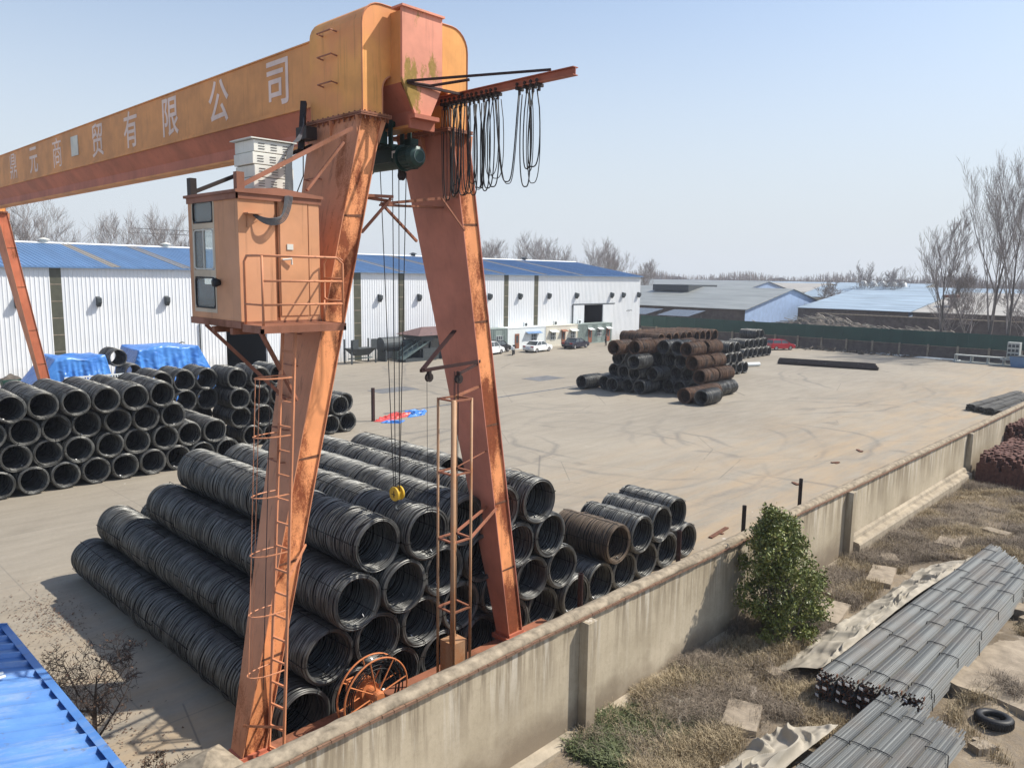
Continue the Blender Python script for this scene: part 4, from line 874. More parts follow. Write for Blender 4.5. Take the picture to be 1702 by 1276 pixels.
# ------------------------------------------------------------------ guard hut, machines
t = thing('guard_hut', 'small hut with brown hipped roof and tall windows before the warehouse', 'hut', (60.2, 71.4, 0))
m = MB()
for x in (-3.2, -1.6, .0, 1.5, 3.1):
    m.box((x - .07, -1.5, 0), (x + .07, -1.36, 2.9))
m.box((-3.27, -1.36, 0), (3.2, 1.6, .9)); m.box((-3.27, -1.49, 2.5), (3.2, 1.6, 2.95)); m.build('frame', MT['greymetal'], t)
MB().box((-3.1, -1.3, .9), (3.1, 1.5, 2.5)).build('glazing', MT['glass'], t); MB().box((.1, -1.62, 0), (3.3, -1.51, 1.05)).build('low_wall', MT['ledge'], t)
for x in (.3, 1.8): MB().box((x, -1.47, .95), (x + 1.1, -1.40, 2.45)).build('window', MT['cream'], t)
m = MB(); m.add([(-4.0, -2.2, 2.95), (4.0, -2.2, 2.95), (4.0, 2.2, 2.95), (-4.0, 2.2, 2.95), (-1.8, 0, 3.8), (1.8, 0, 3.8)], [(0, 1, 5, 4), (1, 2, 5), (2, 3, 4, 5), (3, 0, 4), (0, 3, 2, 1)]); m.build('roof', MT['brownroof'], t)
def hopper(x, y, label, w=3.2):
    t = thing('steel_hopper', label, 'hopper', (x, y, 0), R(0), 'steel hoppers by the warehouse'); h = 2.1
    for sx in (-w, w):
        for sy in (-.7, .7): MB().box((sx * .5 - .07, sy - .07, 0), (sx * .5 + .07, sy + .07, 2.7 if sx else 1)).build('leg', MT['greymetal'], t)
    m = MB(); m.hexa([(-w * .28, -.4, .9), (w * .28, -.4, .9), (w * .28, .4, .9), (-w * .28, .4, .9)], [(-w * .5, -.9, 1.7), (w * .5, -.9, 1.7), (w * .5, .9, 1.7), (-w * .5, .9, 1.7)]); m.build('bin', MT['greymetal'], t)
    for sx in (-1, 1): m = MB(); m.box((sx * w * .5 - .75 * (sx > 0), -.95, 1.7), (sx * w * .5 + .75 * (sx < 0), -.88, 2.75)); m.build('side_plate', MT['greymetal'], t)
    m = MB(); m.box((-w * .5, -.06, .5), (w * .5, .06, .62)); m.build('cross_beam', MT['tealmetal'], t)
hopper(50.2, 72.2, 'dark grey steel hopper on legs, nearer the crane leg')
t = thing('steel_drum_machine', 'dark round-ended steel drum machine left of the stair unit', 'machine', (55.2, 72.3, 0))
m = MB(); m.lathe([(0, -1.6), (.85, -1.6), (.85, 1.4), (0, 1.4)], (-.6, 0, 1.9), 'x', 20); m.build('drum', MT['greymetal'], t); MB().box((-2.0, -.8, 0), (-1.8, .8, 1.3)).build('stand', MT['greymetal'], t); MB().box((.2, -.8, 0), (2.0, .8, 2.3)).build('cabinet', MT['tealmetal'], t)
t = thing('stair_conveyor', 'grey-green sloping conveyor stair with railings beside the hut', 'conveyor', (56.9, 70.2, 0))
m = MB(); m.beam((-2.6, 0, .3), (1.6, 0, 2.4), 1.0, .18); m.build('ramp', MT['tealmetal'], t)
for sy in (-.5, .5):
    m = MB(); m.beam((-2.6, sy, 1.1), (1.6, sy, 3.2), .06, .06)
    for k in range(7): a = k / 6; m.beam((-2.6 + 4.2 * a, sy, .35 + 2.1 * a), (-2.6 + 4.2 * a, sy, 1.1 + 2.1 * a), .05, .05)
    m.build('handrail', MT['tealmetal'], t)
m = MB(); m.box((-2.4, -.7, 0), (2.2, .7, .35)); m.box((.2, -.7, .35), (2.2, .7, 1.4)); m.build('base', MT['greymetal'], t); MB().box((.0, -.6, 2.3), (1.9, .6, 3.1)).build('head_box', MT['greymetal'], t)
# ------------------------------------------------------------------ vehicles
def car(x, y, rz, paint_, label, kind='sedan', L=4.6, W=1.8, H=1.46):
    t = thing('parked_car', label, 'car', (x, y, 0), rz)
    if kind == 'sedan': roof = [(-1.55, .95), (-.95, H), (.25, H), (1.1, .98)]
    elif kind == 'suv': roof = [(-2.15, 1.1), (-1.85, H), (.35, H), (1.15, 1.05)]
    else: roof = [(-1.85, 1.0), (-1.6, H), (.3, H), (1.15, .95)]
    hl = L / 2; lowz = .24
    side = [(-hl + .05, lowz + .12), (-hl, .62), (-hl + .08, .92 if kind == 'sedan' else 1.0)] + [(roof[0][0], roof[0][1])] + [(roof[3][0], roof[3][1]), (hl - .25, .84), (hl, .66), (hl - .02, .36), (hl - .2, lowz)]
    arch = []
    for cx in (hl - .85, -hl + .85):
        for k in range(9): a = PI * k / 8; arch.append((cx + .36 * math.cos(a), lowz + .34 * math.sin(a)))
    prof = side + arch + [(-hl + .2, lowz)]
    m = MB(); m.prism(prof, 'y', -W / 2, W / 2); b = m.build('body', paint_, t, bevel=.05)
    m = MB(); i = .16; rr = roof
    bot = [(rr[0][0], -W / 2 + .04, rr[0][1] - .01), (rr[3][0], -W / 2 + .04, rr[3][1] - .01), (rr[3][0], W / 2 - .04, rr[3][1] - .01), (rr[0][0], W / 2 - .04, rr[0][1] - .01)]
    top = [(rr[1][0], -W / 2 + i, rr[1][1] - .03), (rr[2][0], -W / 2 + i, rr[2][1] - .03), (rr[2][0], W / 2 - i, rr[2][1] - .03), (rr[1][0], W / 2 - i, rr[1][1] - .03)]
    m.hexa(bot, top); m.build('windows', MT['glass'], t, bevel=.03)
    m = MB(); m.box((rr[1][0] - .02, -W / 2 + i - .02, H - .05), (rr[2][0] + .02, W / 2 - i + .02, H))
    for s in (-1, 1):
        y0_, y1_ = s * (W / 2 - .03), s * (W / 2 - i + .005)
        for a, c in ((rr[0], rr[1]), (rr[3], rr[2]), ((-.35, .98), (-.30, H))): m.beam((a[0], y0_, a[1]), (c[0], y1_, c[1] - .02), .07, .05)
    m.build('roof', paint_, t, bevel=.015)
    for cx in (hl - .85, -hl + .85):
        for s in (-1, 1):
            m = MB(); yy = s * (W / 2 - .12); m.lathe([(.2, yy - .1), (.31, yy - .1), (.325, yy - .07), (.325, yy + .07), (.31, yy + .1), (.2, yy + .1)], (cx, 0, .325), 'y', 22); wl = m.build('wheel', MT['black'], t)
            m = MB(); m.lathe([(0, yy + s * .07), (.2, yy + s * .08), (.21, yy + s * .1), (.21, yy), (0, yy)], (cx, 0, .325), 'y', 22); m.build('rim', MT['rim'], wl)
    for s in (-1, 1):
        MB().box((hl - .20, s * .62 - .18, .62), (hl - .01, s * .62 + .18, .78)).build('headlight', MT['lamp'], t, bevel=.02); MB().box((-hl - .005, s * .64 - .2, .72), (-hl + .12, s * .64 + .2, .88)).build('tail_light', MT['tail'], t, bevel=.02)
        MB().box((.75, s * (W / 2 + .03) - .1, .92), (.9, s * (W / 2 + .03) + .1, 1.04)).build('mirror', paint_, t, bevel=.02)
    MB().box((-hl - .01, -.25, .5), (-hl + .03, .25, .62)).build('number_plate', MT['glass'] if 'white' not in label else MT['gableblue'], t)
    return t
car(76.3, 68.9, R(8), MT['car'] if 'car' in MT else MT['white_paint'], 'white sedan parked before the white container office')
car(84.4, 69.0, R(8), MT['navy_paint'], 'dark navy sedan parked before the grey ribbed container office', L=4.7)
car(68.6, 70.2, R(14), MT['white_paint'], 'white SUV with rear towards us, partly behind the crane leg', 'suv', 4.5, 1.86, 1.68)
car(71.3, 71.6, R(14), MT['dark_paint'], 'dark car parked behind the white SUV', 'suv', 4.5, 1.86, 1.6)
car(106.6, 49.2, R(-28), MT['red_paint'], 'red hatchback parked by the green fence at the far end', 'hatch', 4.1, 1.68, 1.5)
t = thing('motorcycle', 'dark motorcycle with a box parked beside the white SUV', 'motorcycle', (70.5, 67.8, 0), R(35))
for x in (-.62, .62): m = MB(); m.tube([(x + .26 * math.cos(2 * PI * k / 18), 0, .3 + .26 * math.sin(2 * PI * k / 18)) for k in range(18)], .06, 6, closed=True); m.build('wheel', MT['black'], t)
m = MB(); m.beam((-.6, 0, .35), (.35, 0, .5), .22, .2); m.beam((.35, 0, .5), (.45, 0, .95), .25, .1); m.beam((.62, 0, .3), (.4, 0, 1.0), .06, .06); m.box((-.65, -.15, .55), (.0, .15, .72)); m.build('frame', MT['dark_paint'], t, bevel=.03)
m = MB(); m.tube([(.32, -.33, 1.05), (.42, 0, .98), (.32, .33, 1.05)], .025, 6); m.box((.4, -.18, .85), (.48, .18, 1.25)); m.build('handlebar', MT['greymetal'], t); MB().box((-.95, -.2, .72), (-.55, .2, 1.1)).build('top_box', MT['whitepanel'], t, bevel=.03)
# ------------------------------------------------------------------ person
def skin_body(name, joints, edges, mat, parent, sub=2):
    me = bpy.data.meshes.new(name); me.from_pydata([j[0] for j in joints], edges, []); o = bpy.data.objects.new(name, me); COL.objects.link(o)
    md = o.modifiers.new('s', 'SKIN'); sv = me.skin_vertices[0].data
    for i, j in enumerate(joints): sv[i].radius = (j[1], j[2] if len(j) > 2 else j[1]); sv[i].use_root = (i == 0)
    o.modifiers.new('u', 'SUBSURF').levels = sub; o.modifiers['u'].render_levels = sub
    dg = bpy.context.evaluated_depsgraph_get(); dg.update(); n = bpy.data.meshes.new_from_object(o.evaluated_get(dg)); bpy.data.objects.remove(o)
    n.materials.clear(); n.materials.append(mat); n.polygons.foreach_set('use_smooth', [True] * len(n.polygons)); o = bpy.data.objects.new(name, n); COL.objects.link(o); o.parent = parent; return o
pr = thing('person', 'person in dark clothes standing by the grey container office', 'person', (90.6, 68.4, 0), R(200))
J = [((0, 0, .95), .15, .11), ((0, 0, 1.15), .14, .1), ((0, 0, 1.38), .17, .11), ((0, 0, 1.5), .06), ((0, 0, 1.62), .085, .095), ((0, 0, 1.72), .07),
     ((.19, 0, 1.42), .06), ((.25, .03, 1.15), .045), ((.24, -.08, .9), .035), ((.24, -.1, .8), .03), ((-.19, 0, 1.42), .06), ((-.25, .03, 1.15), .045), ((-.24, -.08, .92), .035), ((-.24, -.1, .82), .03),
     ((.1, 0, .88), .095), ((.12, -.03, .5), .065), ((.13, .02, .1), .045), ((.13, -.12, .04), .04), ((-.1, 0, .88), .095), ((-.12, .05, .5), .065), ((-.13, .1, .1), .045), ((-.13, -.03, .04), .04)]
Eg = [(0, 1), (1, 2), (2, 3), (3, 4), (4, 5), (2, 6), (6, 7), (7, 8), (8, 9), (2, 10), (10, 11), (11, 12), (12, 13), (0, 14), (14, 15), (15, 16), (16, 17), (0, 18), (18, 19), (19, 20), (20, 21)]
bo = skin_body('body', J, Eg, MT['cloth'], pr)
bo.data.materials.append(MT['skin'])
for p in bo.data.polygons:
    c = p.center
    if (1.52 < c.z < 1.70 and c.y < .03) or c.z < .86 and abs(c.x) > .19 and c.z > .7: p.material_index = 1
# ------------------------------------------------------------------ tarpaulins, barrier, bin
def tarp_stack(name, label, x0, x1, y0, y1, h, flare_l, flare_r, seed):
    r = random.Random(seed); m = MB()
    ph = [r.uniform(0, 6.28) for _ in range(6)]
    def f(u, v):
        # u across, v from front foot over the top to the back foot
        per = v * 3; W = x1 - x0
        if per < 1: s = per; y = y0 - .9 * (1 - s) ** 1.5; z = h * s ** .8; fl = 1 - s
        elif per < 2: s = per - 1; y = y0 + (y1 - y0) * s; z = h + .12 * math.sin(u * 9 + ph[0]) * .7; fl = 0
        else: s = per - 2; y = y1 + .9 * s; z = h * (1 - s); fl = s
        x = x0 + W * u
        e = min(u, 1 - u)
        if e < .12:
            q = 1 - e / .12; z *= 1 - q ** 1.3 * .98; x += (-flare_l if u < .5 else flare_r) * q ** 1.5
        fold = .26 * (1 - 2 * abs(math.sin(9 * u + 2.5 * fl * math.sin(5 * u + ph[1])))) * fl + .12 * math.sin(31 * u + 3 * fl + ph[2]) * fl + .06 * math.sin(71 * u - 4 * fl) * fl
        return (x + .15 * fold, y - fold * 1.6 * (1 if per < 1 else -1) * (0 if 1 <= per < 2 else 1), max(.01, z + .05 * math.sin(13 * u + 9 * v + ph[3])))
    m.grid(f, 150, 60); o = m.build(name, MT['tarpblue'], None, smooth=True); tag(o, label, 'tarpaulin', 'blue tarpaulins over stacked goods'); return o
tarp_stack('tarpaulin', 'blue tarpaulin over a stack behind the barrier, left of the two', 14.9, 18.9, 56.6, 59.8, 4.1, 3.0, .5, 2)
tarp_stack('tarpaulin', 'blue tarpaulin over a stack, right one, before the warehouse doorway', 21.3, 27.2, 60.2, 63.8, 4.15, .5, 1.4, 5)
t = thing('crowd_barrier', 'white slatted metal barrier standing between the coil stack and blue tarpaulin', 'barrier', (16.2, 51.5, 0))
m = MB(); m.box((-1.75, -.02, 3.42), (1.75, .02, 3.5)); m.box((-1.75, -.02, 2.45), (1.75, .02, 2.52)); m.box((-1.8, -.03, 0), (-1.72, .03, 3.5)); m.box((1.72, -.03, 0), (1.8, .03, 3.5)); m.build('frame', MT['whitepanel'], t)
m = MB(); [m.box((-1.65 + k * .15, -.012, 2.5), (-1.59 + k * .15, .012, 3.44)) for k in range(23)]; m.build('slats', MT['whitepanel'], t)
t = thing('waste_bin', 'dark green rubbish bin heaped with bags at the warehouse foot', 'bin', (15.9, 70.5, 0)); m = MB(); m.hexa([(-.5, -.4, .1), (.5, -.4, .1), (.5, .4, .1), (-.5, .4, .1)], [(-.7, -.5, 1.3), (.7, -.5, 1.3), (.7, .5, 1.3), (-.7, .5, 1.3)]); m.build('tub', MT['green'], t, bevel=.04)
m = MB(); m.grid(lambda u, v: (-.65 + 1.3 * u, -.45 + .9 * v, 1.32 + .35 * math.sin(PI * u) * math.sin(PI * v) + .1 * math.sin(9 * u) * math.sin(7 * v)), 14, 10); m.build('rubbish', MT['scrap'], t, smooth=True)
def groundtarp(pts, mat, label, seed, h=.14, n=46, cat='tarpaulin', group=None, name='ground_tarpaulin', fs=1.3):
    r = random.Random(seed); P4 = [Vector(p) for p in pts]; ph = [r.uniform(0, 6.28) for _ in range(8)]
    def f(u, v):
        p = P4[0].lerp(P4[1], u).lerp(P4[3].lerp(P4[2], u), v); e = min(u, 1 - u, v, 1 - v) * 6
        ww = .1 * (math.sin(9 * u + ph[0]) + math.sin(7 * v + ph[1])); wob = Vector((ww * math.sin(5 * v + ph[2]), ww * math.cos(6 * u + ph[3]), 0)) * P4[0].__sub__(P4[2]).length * .08
        nz = mnoise.noise
        q = p * .9 + Vector((ph[4], ph[5], ph[6])); wq = Vector((nz(q * 1.1), nz(q * 1.1 + Vector((9, 0, 0))), 0)) * 1.1
        q = Vector((q.x * .8, q.y * 1.3, q.z)); rid = (1 - abs(nz(q * fs + wq)) * 2.9) * .62 + (1 - abs(nz(q * fs * 2.1 + wq * 2)) * 3) * .34 + (1 - abs(nz(q * fs * 4.5 + wq * 3)) * 2.2) * .05
        return (p.x + wob.x, p.y + wob.y, p.z + .012 + h * (max(0, rid - .25) * .75 + .12) * min(1, e * 1.4 + .08))
    m = MB(); m.grid(f, n * 2, n); o = m.build(name, mat, None, smooth=True); return tag(o, label, cat, group)
groundtarp([(30.6, 42.6, 0), (31.4, 41.9, 0), (34.6, 43.0, 0), (34.0, 44.6, 0)], MT['tarpred'], 'crumpled red tarpaulin on the ground beside the steel post', 3, .3)
groundtarp([(30.7, 41.9, 0), (31.6, 40.9, 0), (32.6, 41.6, 0), (31.7, 42.4, 0)], MT['tarpblue'], 'small crumpled blue tarpaulin at the near edge of the red one', 4, .25)
groundtarp([(33.3, 42.2, 0), (34.9, 42.3, 0), (36.2, 43.6, 0), (34.9, 44.6, 0)], MT['tarpblue'], 'crumpled blue tarpaulin at the right end of the red one', 6, .3)
# ------------------------------------------------------------------ yard bits
def bars(name, label, cat, A, B, w, rows, dia, mat, group=None, sag=.0, n_ties=3, seed=1, z0=.06, hump=.0, endmat=None):
    """bundle of long bars from A to B lying on sleepers"""
    r = random.Random(seed); A = Vector(A); B = Vector(B); d = (B - A); L = d.length; d.normalize(); s = Vector((-d.y, d.x, 0)); t = thing(name, label, cat, tuple(A), 0, group); m = MB()
    n = int(w / dia)
    for row in range(rows):
        for i in range(n - (row if n < 9 else row // 4)):
            off = (i - (n - (row if n < 9 else row // 4) - 1) / 2) * dia; z = z0 + row * dia * .86 + hump * (1 - (2 * off / w) ** 2); e0, e1 = r.uniform(-.12, .12), r.uniform(-.25, .25); pts = []
            ph = r.uniform(0, 6); K = 7; zj = r.uniform(-.008, .008)
            for k in range(K): q = e0 + (L + e1 - e0) * k / (K - 1); pts.append(d * q + s * (off + .0022 * math.sin(ph + k)) + Vector((0, 0, z + zj + r.uniform(-.0015, .0015) + sag * math.sin(PI * k / (K - 1)))))
            m.tube(pts, dia * .52, 5, cap=False); m.k = 1; nn = len(m.v); m.f.append(tuple(range(nn - 5 * K, nn - 5 * K + 5))[::-1]); m.f.append(tuple(range(nn - 5, nn))); m.m += [1, 1]; m.k = 0
    m.build('bars', [mat, endmat or mat], t, smooth=False)
    for k in range(n_ties):
        q = L * (k + .5 + r.uniform(-.28, .28)) / n_ties; H = z0 + rows * dia * .86 + hump * .85; mm = MB(); c = d * q
        mm.tube([c - s * (w / 2 + .01) + Vector((0, 0, z0 - dia / 2)), c - s * (w / 2) + Vector((0, 0, H - hump * .8)), c - s * (w * .25) + Vector((0, 0, H + .006)), c + s * (w * .25) + Vector((0, 0, H + .006)), c + s * (w / 2) + Vector((0, 0, H - hump * .8)), c + s * (w / 2 + .01) + Vector((0, 0, z0 - dia / 2))], .011, 5); mm.build('tie_wire', MT['rope'], t)
    return t
for i in range(3): bars('steel_bar_bundle', 'dark bar bundle lying in open far yard, %s of three from the left' % ORD[i], 'steel bundle', (88.7 + i * 1.7, 40.9 + i * .75, 0), (91.4 + i * 1.9, 30.6 + i * .8, 0), 1.2, 4, .085, MT['darksteel'], 'bar bundles lying in the open yard', seed=i + 2)
for i in range(4): bars('steel_bar_bundle', 'dark bar bundle beside the far wall at right edge, %s from the wall' % ORD[i], 'steel bundle', (66.8 + i * .45, 13.3 + i * .75, 0), (79.5 + i * .2, 12.7 + i * .65, 0), .74, 5 + (i % 2), .08, MT['darkbar'], 'bar bundles beside the far wall', hump=.12, seed=i + 12)
m = MB(); m.lathe([(.2, -1.1), (.24, -1.1), (.24, 1.1), (.2, 1.1)], (0, 0, .25), 'x', 16); o = m.build('white_pipe', MT['whitepanel']); o.location = (83.0, 41.6, 0); o.rotation_euler = (0, 0, R(-25)); tag(o, 'short pale pipe lying right of the dark coil stack', 'pipe')
t = thing('machine_frame', 'long white steel machine frame with tall cabinet by the green fence', 'machine', (109.6, 23.8, 0), R(-90))
m = MB()
for x in (-3.4, -1.6, .2, 1.9): m.box((x - .06, -.5, 0), (x + .06, -.38, .95)); m.box((x - .06, .38, 0), (x + .06, .5, .95))
m.box((-3.5, -.5, .85), (2.0, .5, .97)); m.box((-3.6, -.55, .0), (3.6, .55, .1)); m.build('frame', MT['framegrey'], t)
MB().box((1.6, -.6, .7), (3.6, .6, .85)).build('table', MT['framegrey'], t); m = MB(); m.box((2.2, -.5, .85), (3.5, .5, 2.9)); m.build('cabinet', MT['framegrey'], t); m = MB(); [m.box((2.3 + i * .4, -.52, 1.2 + j * .55), (2.6 + i * .4, -.505, 1.55 + j * .55)) for i in range(3) for j in range(3)]; m.build('cabinet_vents', MT['greymetal'], t)
t = thing('blue_skip', 'small blue steel skip by the green fence at the right edge', 'skip', (109.2, 20.0, 0)); MB().hexa([(-.8, -.9, 0), (.8, -.9, 0), (.8, .9, 0), (-.8, .9, 0)], [(-1, -1.1, 1.3), (1, -1.1, 1.3), (1, 1.1, 1.3), (-1, 1.1, 1.3)]).build('tub', MT['blueroof'], t); MB().box((-1.05, -1.15, 1.301), (1.05, 1.15, 1.38)).build('rim', MT['greymetal'], t)
r = random.Random(21); m = MB()
for _ in range(130):
    y = 32 + 18 * r.random(); x = 111.5 - 1.8 * r.random() ** 1.5; s = r.uniform(.1, .45); m.beam((x, y, r.uniform(.02, .25)), (x + r.uniform(-.9, .9), y + r.uniform(-1.2, 1.2), r.uniform(.05, .6)), s * .35, s * .3)
tag(m.build('scrap_heap', MT['scrap']), 'low heap of dark scrap along the foot of the green fence', 'scrap', kind='stuff')
m = MB(); m.beam((111, 27, .1), (112, 40, .12), .5, .12); m.beam((110.4, 29, .1), (111.2, 37, .1), .3, .1); tag(m.build('long_plank', MT['whitepanel']), 'long pale boards lying at the foot of the green fence', 'boards')
for i, (x, y, rz, L) in enumerate(((31.0, 13.0, .2, 1.0), (36.5, 15.6, .9, .5), (42.5, 16.0, -.5, .5), (46.6, 16.2, .7, .6), (27.0, 14.5, .1, 1.6))):
    m = MB(); m.box((-L / 2, -.08, 0), (L / 2, .08, .05)); m.box((-.1, -.2, 0), (.05, .1, .03)); o = m.build('timber_scrap', MT['rust']); o.location = (x, y, .005); o.rotation_euler = (0, 0, rz); tag(o, ['reddish timber piece on the yard floor behind the bush', 'small timber scrap on the yard floor, third nearest the wall bend', 'tiny dark timber scrap in the middle of the open yard floor', 'dark timber scrap farthest out on the open yard floor', 'long thin timber batten by the right end of the small coil stack'][i], 'timber', 'broken timber pieces on the yard floor near the wall')
for i, (a, b, c, d) in enumerate(((38.6, 42.6, 52.4, 54.6), (54.6, 58.4, 49.0, 51.4))): tag(MB().box((a, c, .0), (b, d, .012)).build('steel_plate', MT['plate']), ['square steel plate let into the yard floor behind the ropes', 'square steel plate let into the yard floor left of the far stack'][i], 'steel plate')
m = MB(); x = 33.0
while x < 55: m.box((x, 44.4, 0), (x + .95, 44.75, .014)); x += 1.0
tag(m.build('drain', MT['plate']), kind='structure')
# ------------------------------------------------------------------ green fence at the far end
t = thing('green_fence', 'dark green sheet fence above a grey block wall closing the far end', 'fence', (113.5, 45, 0))
m = MB()
for k in range(52): y = 8.0 + k * 1.35; m.box((-.03 + .02 * (k % 2), y - 45, 1.55), (.03 + .02 * (k % 2), y - 45 + 1.34, 3.45 + .0 * k)) if y < 78 else None
m.build('sheet_panels', MT['green'], t); MB().box((.05, -36, 0), (.25, 33, 1.62)).build('block_wall', MT['greywall'], t)
for k in range(19): y = 10 + k * 3.6; MB().box((-.22, y - 45 - .12, 0), (.04, y - 45 + .12, 1.7)).build('pier', MT['slab'], t)
m = MB(); m.box((-.12, -36, 1.50), (-.06, 33, 1.56)); m.build('rail', MT['slab'], t)
# ------------------------------------------------------------------ SHEDS beyond
def gshed(name, label, x0, x1, y0, y1, ze, zr, mroof, mwall, mgable, ridge='y', posts=False):
    t = thing(name, label, 'shed', ((x0 + x1) / 2, y0, 0), 0); W = (x1 - x0) / 2; D = y1 - y0
    if ridge == 'y':
        m = MB(); m.add([(-W, 0, 0), (W, 0, 0), (W, 0, ze), (0, 0, zr), (-W, 0, ze)], [(0, 1, 2, 3, 4)]); m.build('gable', mgable, t)
        MB().box((-W, .02, 0), (W, D, ze - .02)).build('wall', mwall, t)
        for s in (-1, 1):
            m = MB(); n = int(D / 1.2); m.hexa([(s * (W + .6), -.5, ze - .15), (s * (W + .6), D, ze - .15), (0, D, zr), (0, -.5, zr)], [(s * (W + .6), -.5, ze - .05), (s * (W + .6), D, ze - .05), (0, D, zr + .1), (0, -.5, zr + .1)])
            m.build('roof', mroof, t)
    else:
        MB().box((-W, 0, 0), (W, D, ze)).build('wall', mwall, t)
        for ya, yb in ((-.5, D / 2), (D + .5, D / 2)):
            m = MB(); m.hexa([(-W - .4, ya, ze), (W + .4, ya, ze), (W + .4, yb, zr), (-W - .4, yb, zr)], [(-W - .4, ya, ze + .1), (W + .4, ya, ze + .1), (W + .4, yb, zr + .1), (-W - .4, yb, zr + .1)]); m.build('roof', mroof, t)
    return t
s1 = gshed('long_shed', 'long shed with grey-green roof and pale blue gable behind the green fence', 132, 170, 68, 190, 4.55, 8.15, MT['shedgrey'], MT['greywall'], MT['gableblue'])
for y in (88, 128): m = MB(); m.box((-6, y - 68, 7.3), (6, y - 68 + 9, 7.9 + .7)); m.build('ridge_vent', MT['greymetal'], s1)
r = random.Random(4); m = MB()
for k in range(9): x = 5 + 10 * r.random(); m.box((x, -.06, 2.5 + r.random()), (x + .25, -.012, 4.6 + 1.2 * r.random() * (1 if x < 10 else .3)))
m.build('gable_stain', MT['greymetal'], s1)
# solar rows in front of it
for i, y in enumerate((73, 82, 91, 100, 109)):
    t = thing('solar_table', 'tilted dark solar panels on posts before the long shed, %s from the right' % ORD[i], 'solar panel', (123.5, y, 0), 0, 'solar panel tables beside the long shed')
    m = MB(); m.hexa([(-3, 0, 3.2), (3, 0, 4.1), (3, 6.6, 4.1), (-3, 6.6, 3.2)], [(-3, 0, 3.28), (3, 0, 4.18), (3, 6.6, 4.18), (-3, 6.6, 3.28)]); m.build('panel', MT['solar'], t)
    for a in (-2.4, 2.4):
        for b in (.6, 6.0): MB().box((a - .08, b - .08, 0), (a + .08, b + .08, 3.3)).build('post', MT['greymetal'], t)
s2 = gshed('blue_roof_shed', 'wide low shed with pale weathered blue roof right of the gable', 150, 206, 45.5, 66, 4.7, 7.9, MT['shedblue'], MT['greywall'], MT['gableblue'])
s3 = gshed('tan_roof_shed', 'wide low shed with pale tan roof behind the bare trees', 150, 206, -30, 44.8, 4.7, 7.9, MT['shedtan'], MT['greywall'], MT['slab'])
MB().box((-22, 8, 6.0), (-19, 10.5, 6.9)).build('roof_hood', MT['rust'], s3) if False else None
m = MB(); m.box((-19.6, 70.8, 6.2), (-19.3, 71.1, 7.2)); m.box((-20.4, 69.8, 7.2), (-18.5, 72.2, 7.7)); m.build('roof_cowl', MT['rusty'], s3)
gshed('far_shed', 'distant shed with pale grey blue roof behind the warehouse corner', 225, 262, 118, 240, 6.2, 9.3, MT['shedgrey'], MT['cream'], MT['gableblue'])
gshed('far_shed', 'distant brown roofed shed with pale stripes between the two sheds', 262, 300, 112, 150, 6.0, 8.8, MT['shedtan'], MT['cream'], MT['cream'])
gshed('far_shed', 'farthest long shed with pale blue roof below the tree line', 300, 340, 90, 260, 6.5, 9.2, MT['shedblue'], MT['cream'], MT['cream'])
gshed('far_shed', 'distant long pale blue roofed shed behind the bare trees at right', 215, 250, -10, 95, 5.5, 8.4, MT['shedblue'], MT['cream'], MT['cream'])
for k in range(5):
    t = thing('white_tank', 'round-topped white tank in the far distance, %s from left' % ORD[k], 'tank', (290, 104 - k * 3.3, 0), 0, 'white tanks in the distance'); m = MB(); m.lathe([(1.6, 0), (1.6, 8.6), (1.2, 9.6), (.5, 10.1), (0, 10.2)], n=14); m.build('shell', MT['whitepanel'], t, smooth=True)
t = thing('perimeter_wall', 'dark grey wall behind the rubble, right of the blue gable', 'wall', (140, 20, 0)); MB().box((-.15, -60, 0), (.15, 38, 4.0)).build('panel', MT['greywall'], t); MB().box((-.25, -60, 4.001), (.25, 38, 4.15)).build('cap', MT['slab'], t)
# rubble heap with broken timber
r = random.Random(8)
def rub(u, v):
    x = 116 + 12 * u; y = 26 + 42 * v; h = 4.1 * math.sin(PI * min(1, u * 1.1)) ** .7 * (math.sin(PI * v) ** .5) * (.85 + .15 * math.sin(v * 14)); return (x, y, max(0, h + .35 * math.sin(u * 17 + v * 23) * math.sin(v * 41) + r.uniform(-.2, .2)))
m = MB(); m.grid(rub, 26, 80); tag(m.build('rubble_heap', MT['scrap']), 'long heap of brown rubble and soil behind the green fence', 'rubble', kind='stuff')
m = MB()
for _ in range(330):
    v = r.random(); u = .3 + .4 * r.random(); x, y, z = rub(u, v); a = r.uniform(-.9, .9); L = r.uniform(.8, 2.6); m.beam((x, y, z + .1), (x + L * math.sin(a) * .5, y + L * math.cos(a), z + r.uniform(-.3, .7)), .12, .1)
tag(m.build('broken_timber', MT['plank']), 'pale broken timber strewn over the rubble heap', 'timber', kind='stuff')
